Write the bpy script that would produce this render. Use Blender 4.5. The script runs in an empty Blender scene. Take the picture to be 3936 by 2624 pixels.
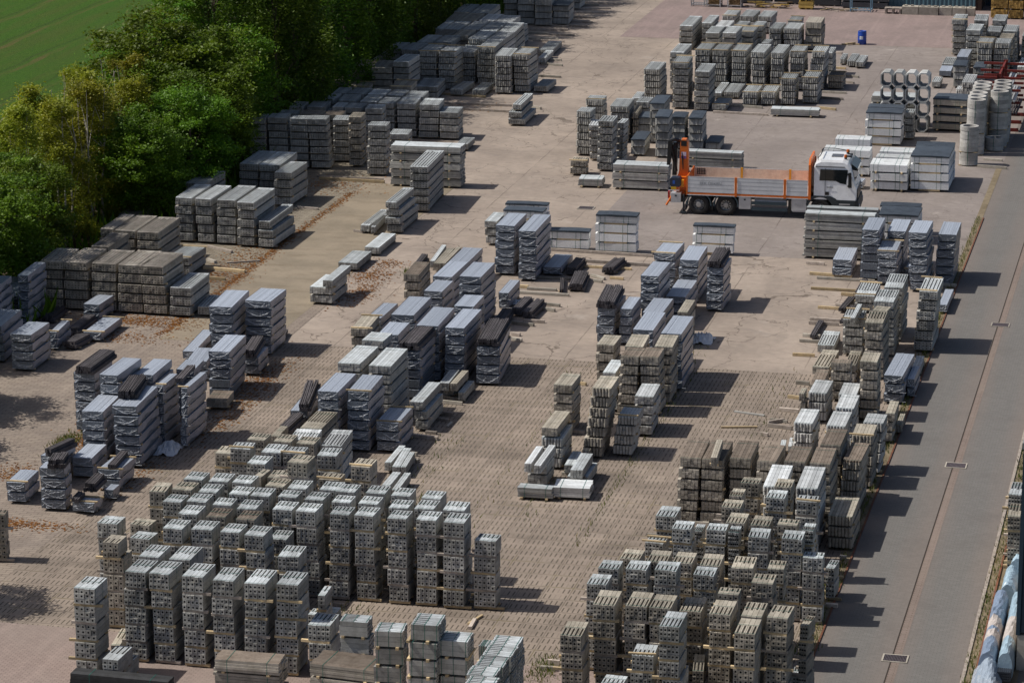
import bpy, math, random
from math import radians, sin, cos, pi, sqrt, atan2
from mathutils import Vector, Matrix

C = bpy.context.scene.collection
RS = random.Random(7)

# ---------------------------------------------------------------- camera, world, sun, exposure
YAW = 0.232918381
CAM_H = 33.826
cam_d = bpy.data.cameras.new("camera")
cam_d.sensor_width = 36.0
cam_d.lens = 11668.65 / 3936 * 36.0
cam_d.clip_start = 1.0
cam_d.clip_end = 3000.0
cam = bpy.data.objects.new("camera", cam_d)
C.objects.link(cam)
pitch, roll = 0.263823283, -0.00343694
r2 = Vector((1, 0, 0)) * cos(roll) + Vector((0, sin(pitch), cos(pitch))) * sin(roll)
u2 = Vector((-1, 0, 0)) * sin(roll) + Vector((0, sin(pitch), cos(pitch))) * cos(roll)
f2 = Vector((0, cos(pitch), -sin(pitch)))
cam.matrix_world = Matrix(((r2.x, u2.x, -f2.x, 0), (r2.y, u2.y, -f2.y, 0), (r2.z, u2.z, -f2.z, CAM_H), (0, 0, 0, 1)))
bpy.context.scene.camera = cam

SUN_AZ = radians(175.0)      # world angle towards the sun
SUN_EL = radians(51)
sv = Vector((cos(SUN_AZ) * cos(SUN_EL), sin(SUN_AZ) * cos(SUN_EL), sin(SUN_EL)))
wd = bpy.data.worlds.new("World")
bpy.context.scene.world = wd
wd.use_nodes = True
nt = wd.node_tree
sky = nt.nodes.new("ShaderNodeTexSky")
sky.sky_type = 'NISHITA'
sky.sun_disc = False
sky.air_density = 0.8
sky.dust_density = 2.5
sky.ozone_density = 0.6
sky.sun_elevation = SUN_EL
sky.sun_rotation = atan2(sv.x, sv.y)
nt.links.new(sky.outputs[0], nt.nodes["Background"].inputs[0])
nt.nodes["Background"].inputs[1].default_value = 0.085
sd = bpy.data.lights.new("sun", 'SUN')
sd.energy = 4.4
sd.angle = radians(0.53)
sd.color = (1.0, 0.95, 0.87)
so = bpy.data.objects.new("sun", sd)
so.rotation_euler = sv.to_track_quat('Z', 'Y').to_euler()
C.objects.link(so)
vs = bpy.context.scene.view_settings
vs.view_transform = 'Standard'
vs.look = 'None'
vs.gamma = 1.0
vs.exposure = 0.06
bpy.context.scene.cycles.max_bounces = 6
bpy.context.scene.cycles.diffuse_bounces = 3

# ---------------------------------------------------------------- yard frame: a = across (right), b = along the road (away)
CY, SY = cos(YAW), sin(YAW)
def YW(a, b):
    return (a * CY + b * SY, -a * SY + b * CY)
def imgx(a, b, z=0.0):
    x, y = YW(a, b)
    v = Vector((x, y, z - CAM_H))
    return v.dot(r2) / v.dot(f2), v.dot(u2) / v.dot(f2)

# ---------------------------------------------------------------- materials
MATS = {}
def nodes(m):
    m.use_nodes = True
    return m.node_tree, m.node_tree.nodes, m.node_tree.links, m.node_tree.nodes["Principled BSDF"]
def mth(t, op, a, b=None, c=None):
    n = t.nodes.new("ShaderNodeMath"); n.operation = op
    for i, v in enumerate((a, b, c)):
        if v is None: continue
        if isinstance(v, (int, float)): n.inputs[i].default_value = v
        else: t.links.new(v, n.inputs[i])
    return n.outputs[0]
def mixc(t, f, a, b, mode='MIX'):
    n = t.nodes.new("ShaderNodeMix"); n.data_type = 'RGBA'; n.blend_type = mode
    for i, v in ((0, f), (6, a), (7, b)):
        if isinstance(v, (int, float)): n.inputs[i].default_value = v
        elif isinstance(v, tuple): n.inputs[i].default_value = (v[0], v[1], v[2], 1)
        else: t.links.new(v, n.inputs[i])
    return n.outputs[2]
def noise(t, vec, scale, detail=4, rough=0.6, out=0, dist=0):
    n = t.nodes.new("ShaderNodeTexNoise")
    n.inputs["Scale"].default_value = scale; n.inputs["Detail"].default_value = detail
    n.inputs["Roughness"].default_value = rough; n.inputs["Distortion"].default_value = dist
    if vec is not None: t.links.new(vec, n.inputs["Vector"])
    return n.outputs[out]
def ramp(t, f, lo, hi):
    n = t.nodes.new("ShaderNodeMapRange"); n.inputs[1].default_value = lo; n.inputs[2].default_value = hi
    t.links.new(f, n.inputs[0]); return n.outputs[0]
def scalev(t, vec, s):
    n = t.nodes.new("ShaderNodeVectorMath"); n.operation = 'MULTIPLY'
    t.links.new(vec, n.inputs[0]); n.inputs[1].default_value = s; return n.outputs[0]
def objvec(t, rnd=True):
    tc = t.nodes.new("ShaderNodeTexCoord")
    if not rnd: return tc.outputs["Object"], None
    oi = t.nodes.new("ShaderNodeObjectInfo")
    r = oi.outputs["Random"]
    add = t.nodes.new("ShaderNodeVectorMath"); add.operation = 'ADD'
    cm = t.nodes.new("ShaderNodeCombineXYZ")
    for i in range(3): t.links.new(mth(t, 'MULTIPLY', r, 37.0 + 19 * i), cm.inputs[i])
    t.links.new(tc.outputs["Object"], add.inputs[0]); t.links.new(cm.outputs[0], add.inputs[1])
    return add.outputs[0], r
def bump(t, bs, h, strength=0.3, dist=0.01):
    n = t.nodes.new("ShaderNodeBump"); n.inputs["Strength"].default_value = strength; n.inputs["Distance"].default_value = dist
    t.links.new(h, n.inputs["Height"]); t.links.new(n.outputs[0], bs.inputs["Normal"])
def surf(name, col, col2=None, rough=0.85, scale=3.0, var=0.22, tone=True, metal=0.0, bmp=0.25, spec=0.3, fine=14.0):
    """weathered solid: base colour, blotches of a second colour, per-object and per-piece value variation"""
    if name in MATS: return MATS[name]
    m = bpy.data.materials.new(name); t, N, L, bs = nodes(m)
    v, r = objvec(t)
    col2 = col2 or tuple(c * 0.62 for c in col)
    n1 = noise(t, v, scale, 5, 0.65)
    c = mixc(t, ramp(t, n1, 0.42, 0.72), col, col2)
    n2 = noise(t, v, fine, 3, 0.7)
    f = mth(t, 'MULTIPLY_ADD', n2, 0.5, 0.75)
    f = mth(t, 'MULTIPLY', f, mth(t, 'MULTIPLY_ADD', r, var * 2, 1 - var))
    if tone:
        at = t.nodes.new("ShaderNodeAttribute"); at.attribute_name = "tone"
        f = mth(t, 'MULTIPLY', f, at.outputs["Fac"])
    hs = t.nodes.new("ShaderNodeHueSaturation"); L.new(c, hs.inputs["Color"]); L.new(f, hs.inputs["Value"])
    L.new(hs.outputs[0], bs.inputs["Base Color"])
    bs.inputs["Roughness"].default_value = rough; bs.inputs["Metallic"].default_value = metal
    bs.inputs["Specular IOR Level"].default_value = spec
    if bmp: bump(t, bs, n2, bmp, 0.01)
    MATS[name] = m
    return m
CON_G = surf("concrete_grey", (0.375, 0.37, 0.35), (0.25, 0.245, 0.225))  # stack fronts: warm bounce light is mixed into this grey
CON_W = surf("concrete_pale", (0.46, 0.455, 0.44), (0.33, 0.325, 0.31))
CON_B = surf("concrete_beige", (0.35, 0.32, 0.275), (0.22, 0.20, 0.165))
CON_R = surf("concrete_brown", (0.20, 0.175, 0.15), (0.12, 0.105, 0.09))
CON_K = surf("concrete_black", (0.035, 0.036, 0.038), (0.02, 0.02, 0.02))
TOP_G = surf("concrete_top_cool", (0.42, 0.455, 0.475), (0.30, 0.315, 0.315))  # same grey concrete, lighter and bluer: sky-lit tops painted in
TOP_W = surf("concrete_top_pale", (0.50, 0.525, 0.54), (0.38, 0.395, 0.40))  # pale concrete with sky light on its tops painted in likewise
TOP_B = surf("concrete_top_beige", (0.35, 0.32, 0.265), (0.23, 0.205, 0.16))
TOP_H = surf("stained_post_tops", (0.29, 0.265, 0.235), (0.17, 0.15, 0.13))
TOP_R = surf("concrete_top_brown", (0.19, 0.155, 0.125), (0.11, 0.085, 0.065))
ANTH = surf("anthracite_concrete", (0.082, 0.075, 0.08), (0.05, 0.045, 0.047))
WOOD = surf("batten_wood", (0.47, 0.36, 0.21), (0.30, 0.24, 0.16), scale=5, var=0.3)
WOODG = surf("weathered_wood", (0.36, 0.31, 0.27), (0.2, 0.17, 0.14), scale=5, var=0.3)
STRAP = surf("green_strap", (0.02, 0.13, 0.10), rough=0.5, bmp=0, var=.1)
COVER = surf("dark_cover", (0.05, 0.062, 0.078), (0.03, 0.037, 0.048), rough=0.55, bmp=.3)
STEEL = surf("galvanised_steel", (0.45, 0.46, 0.47), rough=0.5, metal=0.4, bmp=0)
RUST = surf("rusty_steel", (0.16, 0.065, 0.035), (0.08, 0.04, 0.03))
OXIDE = surf("red_oxide_paint", (0.17, 0.025, 0.018), (0.11, 0.02, 0.015), rough=.6, var=.1)
BLOCK = surf("pale_block", (0.72, 0.73, 0.73), (0.62, 0.63, 0.63), scale=2)

def film_mat(name, col, rough, alpha=1.0, wr=9.0):
    if name in MATS: return MATS[name]
    m = bpy.data.materials.new(name); t, N, L, bs = nodes(m)
    v, r = objvec(t)
    n1 = noise(t, v, wr, 5, 0.7, dist=1.5)
    c = mixc(t, ramp(t, n1, 0.55, 0.75), col, tuple(min(1, x * 1.5 + .06) for x in col))
    at = t.nodes.new("ShaderNodeAttribute"); at.attribute_name = "tone"
    hs = t.nodes.new("ShaderNodeHueSaturation"); L.new(c, hs.inputs["Color"])
    L.new(mth(t, 'MULTIPLY', at.outputs["Fac"], mth(t, 'MULTIPLY_ADD', r, .3, .85)), hs.inputs["Value"])
    L.new(hs.outputs[0], bs.inputs["Base Color"])
    bs.inputs["Roughness"].default_value = rough
    bs.inputs["Specular IOR Level"].default_value = 0.6
    bump(t, bs, n1, 0.55, 0.03)
    if alpha < 1:
        bs.inputs["Alpha"].default_value = alpha
    MATS[name] = m
    return m
FILM = film_mat("film_body_shaded", (0.125, 0.145, 0.175), 0.35)  # wrapped fronts and sides: shade put into a darker film colour
FILMT = film_mat("film_top_sunlit", (0.30, 0.335, 0.395), 0.42)  # same film lightened and blued, sunlight on the tops put into colour
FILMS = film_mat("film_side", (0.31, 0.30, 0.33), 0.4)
FILMW = film_mat("film_fold", (0.60, 0.63, 0.68), 0.3)
CLEAR = film_mat("clear_film", (0.40, 0.48, 0.58), 0.25, 0.6, 5)

def paint(name, col, rough=0.35, metal=0.0, emit=None, coat=0.0):
    if name in MATS: return MATS[name]
    m = bpy.data.materials.new(name); t, N, L, bs = nodes(m)
    v, r = objvec(t)
    n1 = noise(t, v, 2.5, 5, 0.7)
    c = mixc(t, ramp(t, n1, 0.45, 0.8), col, tuple(x * 0.75 for x in col))
    L.new(c, bs.inputs["Base Color"])
    bs.inputs["Roughness"].default_value = rough; bs.inputs["Metallic"].default_value = metal
    bs.inputs["Coat Weight"].default_value = coat
    MATS[name] = m
    return m

# ---------------------------------------------------------------- mesh builder
class MB:
    def __init__(self):
        self.v = []; self.f = []; self.m = []; self.t = []
    def quad(self, idx, mi=0, tone=1.0):
        self.f.append(idx); self.m.append(mi); self.t.append(tone)
    def box(self, x0, x1, y0, y1, z0, z1, mi=0, tone=1.0, top=None, M=None):
        n = len(self.v)
        p = [(x0, y0, z0), (x1, y0, z0), (x1, y1, z0), (x0, y1, z0), (x0, y0, z1), (x1, y0, z1), (x1, y1, z1), (x0, y1, z1)]
        if M is not None: p = [tuple(M @ Vector(q)) for q in p]
        self.v += p
        for q in ((0, 3, 2, 1), (0, 1, 5, 4), (1, 2, 6, 5), (2, 3, 7, 6), (3, 0, 4, 7)):
            self.quad(tuple(n + i for i in q), mi, tone)
        self.quad((n + 4, n + 5, n + 6, n + 7), mi if top is None else top, tone)
    def prism(self, poly, y0, y1, mi=0, tone=1.0, axis='y', M=None):
        """poly = list of (x,z), extruded along y (or 'x': poly=(y,z); 'z': poly=(x,y))"""
        n = len(self.v); k = len(poly)
        for y in (y0, y1):
            for p in poly:
                q = (p[0], y, p[1]) if axis == 'y' else ((y, p[0], p[1]) if axis == 'x' else (p[0], p[1], y))
                if M is not None: q = tuple(M @ Vector(q))
                self.v.append(q)
        for i in range(k):
            j = (i + 1) % k
            self.quad((n + i, n + j, n + k + j, n + k + i), mi, tone)
        self.quad(tuple(n + i for i in range(k))[::-1], mi, tone)
        self.quad(tuple(n + k + i for i in range(k)), mi, tone)
    def tube(self, pts, rad, seg=8, mi=0, tone=1.0, cap=True):
        n0 = len(self.v); prev = None
        if isinstance(rad, (int, float)): rad = [rad] * len(pts)
        P = [Vector(p) for p in pts]
        ref = Vector((0, 0, 1))
        for i, p in enumerate(P):
            d = (P[min(i + 1, len(P) - 1)] - P[max(i - 1, 0)]).normalized()
            r_ = ref if abs(d.dot(ref)) < 0.95 else Vector((1, 0, 0))
            a = d.cross(r_).normalized(); b = d.cross(a).normalized()
            for k in range(seg):
                an = 2 * pi * k / seg
                self.v.append(tuple(p + (a * cos(an) + b * sin(an)) * rad[i]))
        for i in range(len(P) - 1):
            for k in range(seg):
                a0 = n0 + i * seg + k; a1 = n0 + i * seg + (k + 1) % seg
                self.quad((a0, a1, a1 + seg, a0 + seg), mi, tone)
        if cap:
            self.quad(tuple(n0 + k for k in range(seg)), mi, tone)
            self.quad(tuple(n0 + (len(P) - 1) * seg + k for k in range(seg))[::-1], mi, tone)
    def ring(self, c, ro, ri, z0, z1, seg=28, mi=0, tone=1.0):
        n = len(self.v)
        for (r_, z) in ((ro, z0), (ro, z1), (ri, z1), (ri, z0)):
            for k in range(seg):
                an = 2 * pi * k / seg
                self.v.append((c[0] + r_ * cos(an), c[1] + r_ * sin(an), z))
        for j in range(4):
            for k in range(seg):
                a0 = n + j * seg + k; a1 = n + j * seg + (k + 1) % seg
                b0 = n + ((j + 1) % 4) * seg + k; b1 = n + ((j + 1) % 4) * seg + (k + 1) % seg
                self.quad((a0, a1, b1, b0), mi, tone)
    def mesh(self, name, mats):
        me = bpy.data.meshes.new(name)
        me.from_pydata(self.v, [], self.f)
        me.polygons.foreach_set("material_index", self.m)
        at = me.attributes.new("tone", 'FLOAT', 'FACE'); at.data.foreach_set("value", self.t)
        for m in (mats if isinstance(mats, (list, tuple)) else [mats]): me.materials.append(m)
        me.update()
        return me
    def obj(self, name, mats, parent=None, loc=(0, 0, 0), rz=0.0, smooth=False):
        me = self.mesh(name, mats)
        if smooth: me.shade_smooth()
        return link(name, me, parent, loc, rz)
def link(name, me, parent=None, loc=(0, 0, 0), rz=0.0):
    o = bpy.data.objects.new(name, me); C.objects.link(o)
    if parent is not None: o.parent = parent
    o.location = loc; o.rotation_euler = (0, 0, rz)
    return o
def tag(o, label, cat, group=None):
    o["label"] = label; o["category"] = cat
    if group: o["group"] = group
    return o
def struct(o, kind='structure'):
    o["kind"] = kind
    return o
def thing(name, label, cat, a, b, z=0.0, yw=0.0, group=None):
    o = bpy.data.objects.new(name, None); C.objects.link(o)
    x, y = YW(a, b)
    o.location = (x, y, z); o.rotation_euler = (0, 0, -YAW + radians(yw)); o.empty_display_size = 0.3
    return tag(o, label, cat, group)

# ---------------------------------------------------------------- the setting
def sheet(name, a0, a1, b0, b1, z, mat, kind='structure'):
    m = MB(); m.v = [(a0, b0, 0), (a1, b0, 0), (a1, b1, 0), (a0, b1, 0)]; m.quad((0, 1, 2, 3))
    o = m.obj(name, mat, None, (0, 0, z), -YAW)
    return struct(o, kind)
def gmat(name):
    m = bpy.data.materials.new(name); t, N, L, bs = nodes(m)
    bs.inputs["Roughness"].default_value = 0.9; bs.inputs["Specular IOR Level"].default_value = 0.2
    tc = t.nodes.new("ShaderNodeTexCoord"); v = tc.outputs["Object"]
    sp = t.nodes.new("ShaderNodeSeparateXYZ"); L.new(v, sp.inputs[0])
    return m, t, L, bs, v, sp.outputs[0], sp.outputs[1]
def frac_line(t, x, period, width, off=0.0):
    """1 inside a line of the given width repeated every period metres"""
    f = mth(t, 'FRACT', mth(t, 'MULTIPLY_ADD', x, 1 / period, off + 50))
    return mth(t, 'LESS_THAN', f, width / period)
def blotch(t, v, s, lo, hi, detail=5, dist=0.0):
    return ramp(t, noise(t, v, s, detail, 0.62, dist=dist), lo, hi)

# field and far ground
m, t, L, bs, v, xa, xb = gmat("grass_field")
g1 = blotch(t, scalev(t, v, (0.8, 0.06, 1)), 1.0, 0.42, 0.62)
g2 = ramp(t, noise(t, scalev(t, v, (2.0, 1.2, 1)), 2.0, 8, 0.85), 0.3, 0.7)
c = mixc(t, g2, (0.024, 0.075, 0.003), (0.07, 0.16, 0.009))
c = mixc(t, mth(t, 'MULTIPLY', g1, 0.3), c, (0.10, 0.08, 0.022))
wv = mth(t, 'ADD', xa, mth(t, 'MULTIPLY', noise(t, v, 0.15, 2), 1.2))
ln = frac_line(t, wv, 4.2, 0.28)
c = mixc(t, mth(t, 'MULTIPLY', ln, 0.35), c, (0.03, 0.05, 0.01))
c = mixc(t, mth(t, 'MULTIPLY', frac_line(t, wv, 4.2, 0.5, -0.12), mth(t, 'MULTIPLY', g1, 0.7)), c, (0.15, 0.10, 0.04))
L.new(c, bs.inputs["Base Color"]); bump(t, bs, noise(t, v, 5.0, 5, 0.85), 1.0, 0.25)
sheet("grass_field", -600, 600, -200, 1400, -0.03, m)
# far part of the field carries on as one sheet; the yard lies on it

# old concrete yard
def old_concrete(name, tint=(0.33, 0.275, 0.23), dark=(0.225, 0.187, 0.158), cracks=1.0, wet=0.0):
    m, t, L, bs, v, xa, xb = gmat(name)
    n1 = blotch(t, v, 0.22, 0.35, 0.68); n2 = noise(t, v, 2.6, 6, 0.72)
    n3 = blotch(t, scalev(t, v, (1.0, 0.35, 1)), 0.9, 0.5, 0.75)
    c = mixc(t, n1, tint, dark)
    c = mixc(t, mth(t, 'MULTIPLY', n3, 0.45), c, (0.17, 0.145, 0.125))
    c = mixc(t, mth(t, 'MULTIPLY', blotch(t, v, 0.5, 0.62, 0.75), 0.4), c, (0.42, 0.38, 0.34))
    # irregular cracks
    vd = t.nodes.new("ShaderNodeVectorMath"); vd.operation = 'ADD'
    nn = t.nodes.new("ShaderNodeTexNoise"); nn.inputs["Scale"].default_value = 1.1; nn.inputs["Detail"].default_value = 5
    L.new(v, nn.inputs["Vector"])
    L.new(v, vd.inputs[0]); L.new(scalev(t, nn.outputs[1], (1.6, 1.6, 0)), vd.inputs[1])
    vo = t.nodes.new("ShaderNodeTexVoronoi"); vo.feature = 'DISTANCE_TO_EDGE'; vo.inputs["Scale"].default_value = 0.42
    L.new(vd.outputs[0], vo.inputs["Vector"])
    ck = mth(t, 'LESS_THAN', vo.outputs["Distance"], 0.009)
    ck = mth(t, 'MULTIPLY', ck, blotch(t, v, 0.16, 0.43, 0.52, 2))
    vo2 = t.nodes.new("ShaderNodeTexVoronoi"); vo2.feature = 'DISTANCE_TO_EDGE'; vo2.inputs["Scale"].default_value = 1.1
    L.new(vd.outputs[0], vo2.inputs["Vector"])
    ck2 = mth(t, 'MULTIPLY', mth(t, 'LESS_THAN', vo2.outputs["Distance"], 0.014), blotch(t, v, 0.21, 0.56, 0.64, 2))
    ck = mth(t, 'MULTIPLY', mth(t, 'MAXIMUM', ck, ck2), 0.62 * cracks)
    # expansion joints
    jt = mth(t, 'MAXIMUM', frac_line(t, mth(t, 'ADD', xa, mth(t, 'MULTIPLY', noise(t, v, 0.6, 2), 0.12)), 5.0, 0.05, 0.22), frac_line(t, xb, 6.0, 0.045, 0.1))
    jt = mth(t, 'MULTIPLY', jt, mth(t, 'MULTIPLY', blotch(t, v, 0.3, 0.35, 0.6, 2), 0.55))
    # tyre sweeps
    vr = t.nodes.new("ShaderNodeVectorRotate"); vr.inputs["Angle"].default_value = 0.5; L.new(v, vr.inputs[0])
    ty = noise(t, scalev(t, vr.outputs[0], (0.25, 3.0, 1)), 1.2, 3, 0.6, dist=1.3)
    c = mixc(t, mth(t, 'MULTIPLY', ramp(t, ty, 0.56, 0.68), 0.28), c, (0.16, 0.14, 0.13))
    c = mixc(t, mth(t, 'MAXIMUM', ck, jt), c, (0.06, 0.045, 0.035))
    hs = t.nodes.new("ShaderNodeHueSaturation"); L.new(c, hs.inputs["Color"])
    L.new(mth(t, 'MULTIPLY_ADD', n2, 0.55, 0.73), hs.inputs["Value"])
    L.new(hs.outputs[0], bs.inputs["Base Color"]); bump(t, bs, n2, 0.3, 0.02)
    return m
sheet("concrete_yard", -52, -11.35, 118.5, 230, 0.0, old_concrete("old_concrete"))
sheet("asphalt_apron", -30, -11.35, 139.5, 200.5, 0.004, old_concrete("worn_asphalt", (0.25, 0.218, 0.20), (0.185, 0.16, 0.148), 0.5))

# slab paving with slots
def slot_paving(name, base, base2, stain):
    m, t, L, bs, v, xa, xb = gmat(name)
    ja = mth(t, 'FRACT', mth(t, 'MULTIPLY_ADD', xa, 1 / 0.172, 300))
    jb = mth(t, 'FRACT', mth(t, 'MULTIPLY_ADD', xb, 1 / 0.575, 40))
    sa = mth(t, 'LESS_THAN', mth(t, 'ABSOLUTE', mth(t, 'SUBTRACT', ja, 0.5)), 0.13)
    sb = mth(t, 'LESS_THAN', mth(t, 'ABSOLUTE', mth(t, 'SUBTRACT', jb, 0.5)), 0.33)
    sl = mth(t, 'MULTIPLY', sa, sb)
    wn = t.nodes.new("ShaderNodeTexWhiteNoise"); wn.noise_dimensions = '2D'
    cm = t.nodes.new("ShaderNodeCombineXYZ")
    L.new(mth(t, 'FLOOR', mth(t, 'MULTIPLY_ADD', xa, 1 / 0.172, 300)), cm.inputs[0])
    L.new(mth(t, 'FLOOR', mth(t, 'MULTIPLY_ADD', xb, 1 / 0.575, 40)), cm.inputs[1])
    L.new(cm.outputs[0], wn.inputs["Vector"])
    sl = mth(t, 'MULTIPLY', sl, mth(t, 'MULTIPLY_ADD', mth(t, 'GREATER_THAN', wn.outputs["Value"], 0.12), 0.6, 0.22))
    jo = mth(t, 'MULTIPLY', mth(t, 'MAXIMUM', frac_line(t, xa, 0.86, 0.035, 0.02), frac_line(t, xb, 1.15, 0.06, 0.0)), 0.42)
    big = mth(t, 'MULTIPLY', frac_line(t, mth(t, 'ADD', xa, mth(t, 'MULTIPLY', noise(t, v, 0.9, 2), 0.08)), 2.58, 0.05, 0.02), 0.3)
    wn2 = t.nodes.new("ShaderNodeTexWhiteNoise"); wn2.noise_dimensions = '2D'
    cm2 = t.nodes.new("ShaderNodeCombineXYZ")
    L.new(mth(t, 'FLOOR', mth(t, 'MULTIPLY_ADD', xa, 1 / 0.86, 60)), cm2.inputs[0]); L.new(mth(t, 'FLOOR', mth(t, 'MULTIPLY_ADD', xb, 1 / 1.15, 20)), cm2.inputs[1])
    L.new(cm2.outputs[0], wn2.inputs["Vector"])
    c = mixc(t, blotch(t, v, 0.28, 0.38, 0.66), base, base2)
    c = mixc(t, mth(t, 'MULTIPLY', blotch(t, v, 0.4, 0.5, 0.72), 0.7), c, stain)
    hs0 = t.nodes.new("ShaderNodeHueSaturation"); L.new(c, hs0.inputs["Color"]); L.new(mth(t, 'MULTIPLY_ADD', wn2.outputs["Value"], 0.16, 0.92), hs0.inputs["Value"])
    moss = mth(t, 'MULTIPLY', jo, blotch(t, v, 0.45, 0.5, 0.62))
    c = mixc(t, mth(t, 'MAXIMUM', mth(t, 'MAXIMUM', jo, sl), big), hs0.outputs[0], (0.055, 0.045, 0.035))
    c = mixc(t, moss, c, (0.13, 0.11, 0.03))
    n2 = noise(t, v, 5.0, 5, 0.7)
    hs = t.nodes.new("ShaderNodeHueSaturation"); L.new(c, hs.inputs["Color"]); L.new(mth(t, 'MULTIPLY_ADD', n2, 0.4, 0.8), hs.inputs["Value"])
    L.new(hs.outputs[0], bs.inputs["Base Color"]); bump(t, bs, n2, 0.3, 0.015)
    return m
sheet("slab_paving", -38.4, -11.35, 72, 119.4, 0.004, slot_paving("slotted_slab_paving", (0.27, 0.222, 0.182), (0.20, 0.165, 0.137), (0.125, 0.104, 0.085)))

def brick(name, c1, c2, mortar, sa=0.21, sb=0.105, stain=(0.13, 0.11, 0.1), st=0.5):
    m, t, L, bs, v, xa, xb = gmat(name)
    bt = t.nodes.new("ShaderNodeTexBrick"); L.new(v, bt.inputs["Vector"])
    bt.inputs["Scale"].default_value = 1.0; bt.inputs["Brick Width"].default_value = sa; bt.inputs["Row Height"].default_value = sb
    bt.inputs["Mortar Size"].default_value = 0.009; bt.inputs["Bias"].default_value = 0.0
    for k_, cc in (("Color1", c1), ("Color2", c2), ("Mortar", mortar)): bt.inputs[k_].default_value = (*cc, 1)
    c = mixc(t, mth(t, 'MULTIPLY', blotch(t, v, 0.3, 0.42, 0.7), st), bt.outputs["Color"], stain)
    c = mixc(t, mth(t, 'MULTIPLY', blotch(t, scalev(t, v, (2.0, 0.12, 1)), 0.7, 0.5, 0.7), 0.3), c, tuple(min(1, x * 1.35) for x in c1))
    n2 = noise(t, v, 4.0, 5, 0.7)
    hs = t.nodes.new("ShaderNodeHueSaturation"); L.new(c, hs.inputs["Color"]); L.new(mth(t, 'MULTIPLY_ADD', n2, 0.42, 0.79), hs.inputs["Value"])
    L.new(hs.outputs[0], bs.inputs["Base Color"]); bump(t, bs, n2, 0.25, 0.01)
    return m
sheet("block_paving", -56, -38.4, 84, 126, 0.008, brick("grey_block_paving", (0.27, 0.225, 0.185), (0.22, 0.18, 0.15), (0.07, 0.055, 0.045), 0.42, 0.2))
sheet("leaf_strewn_paving", -56, -43.85, 126, 160, 0.008, brick("old_block_paving", (0.24, 0.21, 0.165), (0.18, 0.155, 0.12), (0.06, 0.045, 0.03), 0.36, 0.22, (0.10, 0.08, 0.06), 0.7))
sheet("red_brick_apron", -40, -11.35, 200.6, 240, 0.008, brick("red_brick_paving", (0.28, 0.215, 0.20), (0.24, 0.185, 0.175), (0.16, 0.125, 0.115)))
sheet("red_brick_lane", -44, -17.0, 70, 84.9, 0.012, brick("red_brick_front", (0.27, 0.21, 0.185), (0.24, 0.185, 0.165), (0.13, 0.10, 0.085), stain=(0.24, 0.2, 0.175), st=0.6))
m, t, L, bs, v, xa, xb = gmat("sandy_concrete")
c = mixc(t, blotch(t, v, 0.4, 0.4, 0.65), (0.255, 0.212, 0.158), (0.19, 0.16, 0.12))
c = mixc(t, mth(t, 'MULTIPLY', blotch(t, scalev(t, v, (1, 3.0, 1)), 0.5, 0.52, 0.72), 0.5), c, (0.14, 0.11, 0.075))
n2 = noise(t, v, 6.0, 6, 0.8)
hs = t.nodes.new("ShaderNodeHueSaturation"); L.new(c, hs.inputs["Color"]); L.new(mth(t, 'MULTIPLY_ADD', n2, 0.5, 0.75), hs.inputs["Value"])
L.new(hs.outputs[0], bs.inputs["Base Color"]); bump(t, bs, n2, 0.5, 0.02)
sheet("sandy_strip", -43.8, -39.0, 118.9, 151.5, 0.012, m)
sheet("earth_under_trees", -62, -50.5, 90, 232, 0.012, surf("leafy_earth", (0.07, 0.05, 0.03), (0.035, 0.028, 0.015), tone=False, var=0))

# road: gutter, strip, kerbs, drains
def road_mat(name):
    m, t, L, bs, v, xa, xb = gmat(name)
    bt = t.nodes.new("ShaderNodeTexBrick"); L.new(v, bt.inputs["Vector"])
    bt.inputs["Scale"].default_value = 1.0; bt.inputs["Brick Width"].default_value = 0.22; bt.inputs["Row Height"].default_value = 0.11
    bt.inputs["Mortar Size"].default_value = 0.006
    for k_, cc in (("Color1", (0.155, 0.148, 0.14)), ("Color2", (0.14, 0.134, 0.127)), ("Mortar", (0.10, 0.094, 0.088))): bt.inputs[k_].default_value = (*cc, 1)
    tr = mth(t, 'ABSOLUTE', mth(t, 'SUBTRACT', mth(t, 'FRACT', mth(t, 'MULTIPLY', mth(t, 'ADD', xa, 11.3), 1 / 2.35)), 0.5))
    tr = ramp(t, mth(t, 'ADD', tr, mth(t, 'MULTIPLY', noise(t, scalev(t, v, (1, 0.1, 1)), 1.4, 4), 0.35)), 0.3, 0.62)
    c = mixc(t, mth(t, 'MULTIPLY', tr, 0.5), bt.outputs["Color"], (0.185, 0.15, 0.13))
    c = mixc(t, mth(t, 'MULTIPLY', blotch(t, v, 0.5, 0.5, 0.75), 0.35), c, (0.105, 0.095, 0.088))
    n2 = noise(t, v, 5.0, 5, 0.72)
    hs = t.nodes.new("ShaderNodeHueSaturation"); L.new(c, hs.inputs["Color"]); L.new(mth(t, 'MULTIPLY_ADD', n2, 0.36, 0.82), hs.inputs["Value"])
    L.new(hs.outputs[0], bs.inputs["Base Color"]); bump(t, bs, n2, 0.25, 0.01)
    return m
sheet("road", -11.35, 0.5, 60, 240, 0.004, road_mat("grey_block_road"))
STRIP = brick("reddish_strip", (0.21, 0.165, 0.145), (0.18, 0.145, 0.125), (0.11, 0.08, 0.065), 0.3, 0.1, (0.22, 0.18, 0.15))
sheet("gutter_strip", -8.87, -8.62, 60, 240, 0.008, STRIP)
dark_line = surf("dark_joint", (0.035, 0.026, 0.02), tone=False, bmp=0, var=0)
sheet("gutter_joint", -8.915, -8.87, 60, 240, 0.009, dark_line)
DIRT = surf("verge_dirt", (0.20, 0.16, 0.105), (0.11, 0.085, 0.05), tone=False, var=0, scale=1.5, fine=8)
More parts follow.
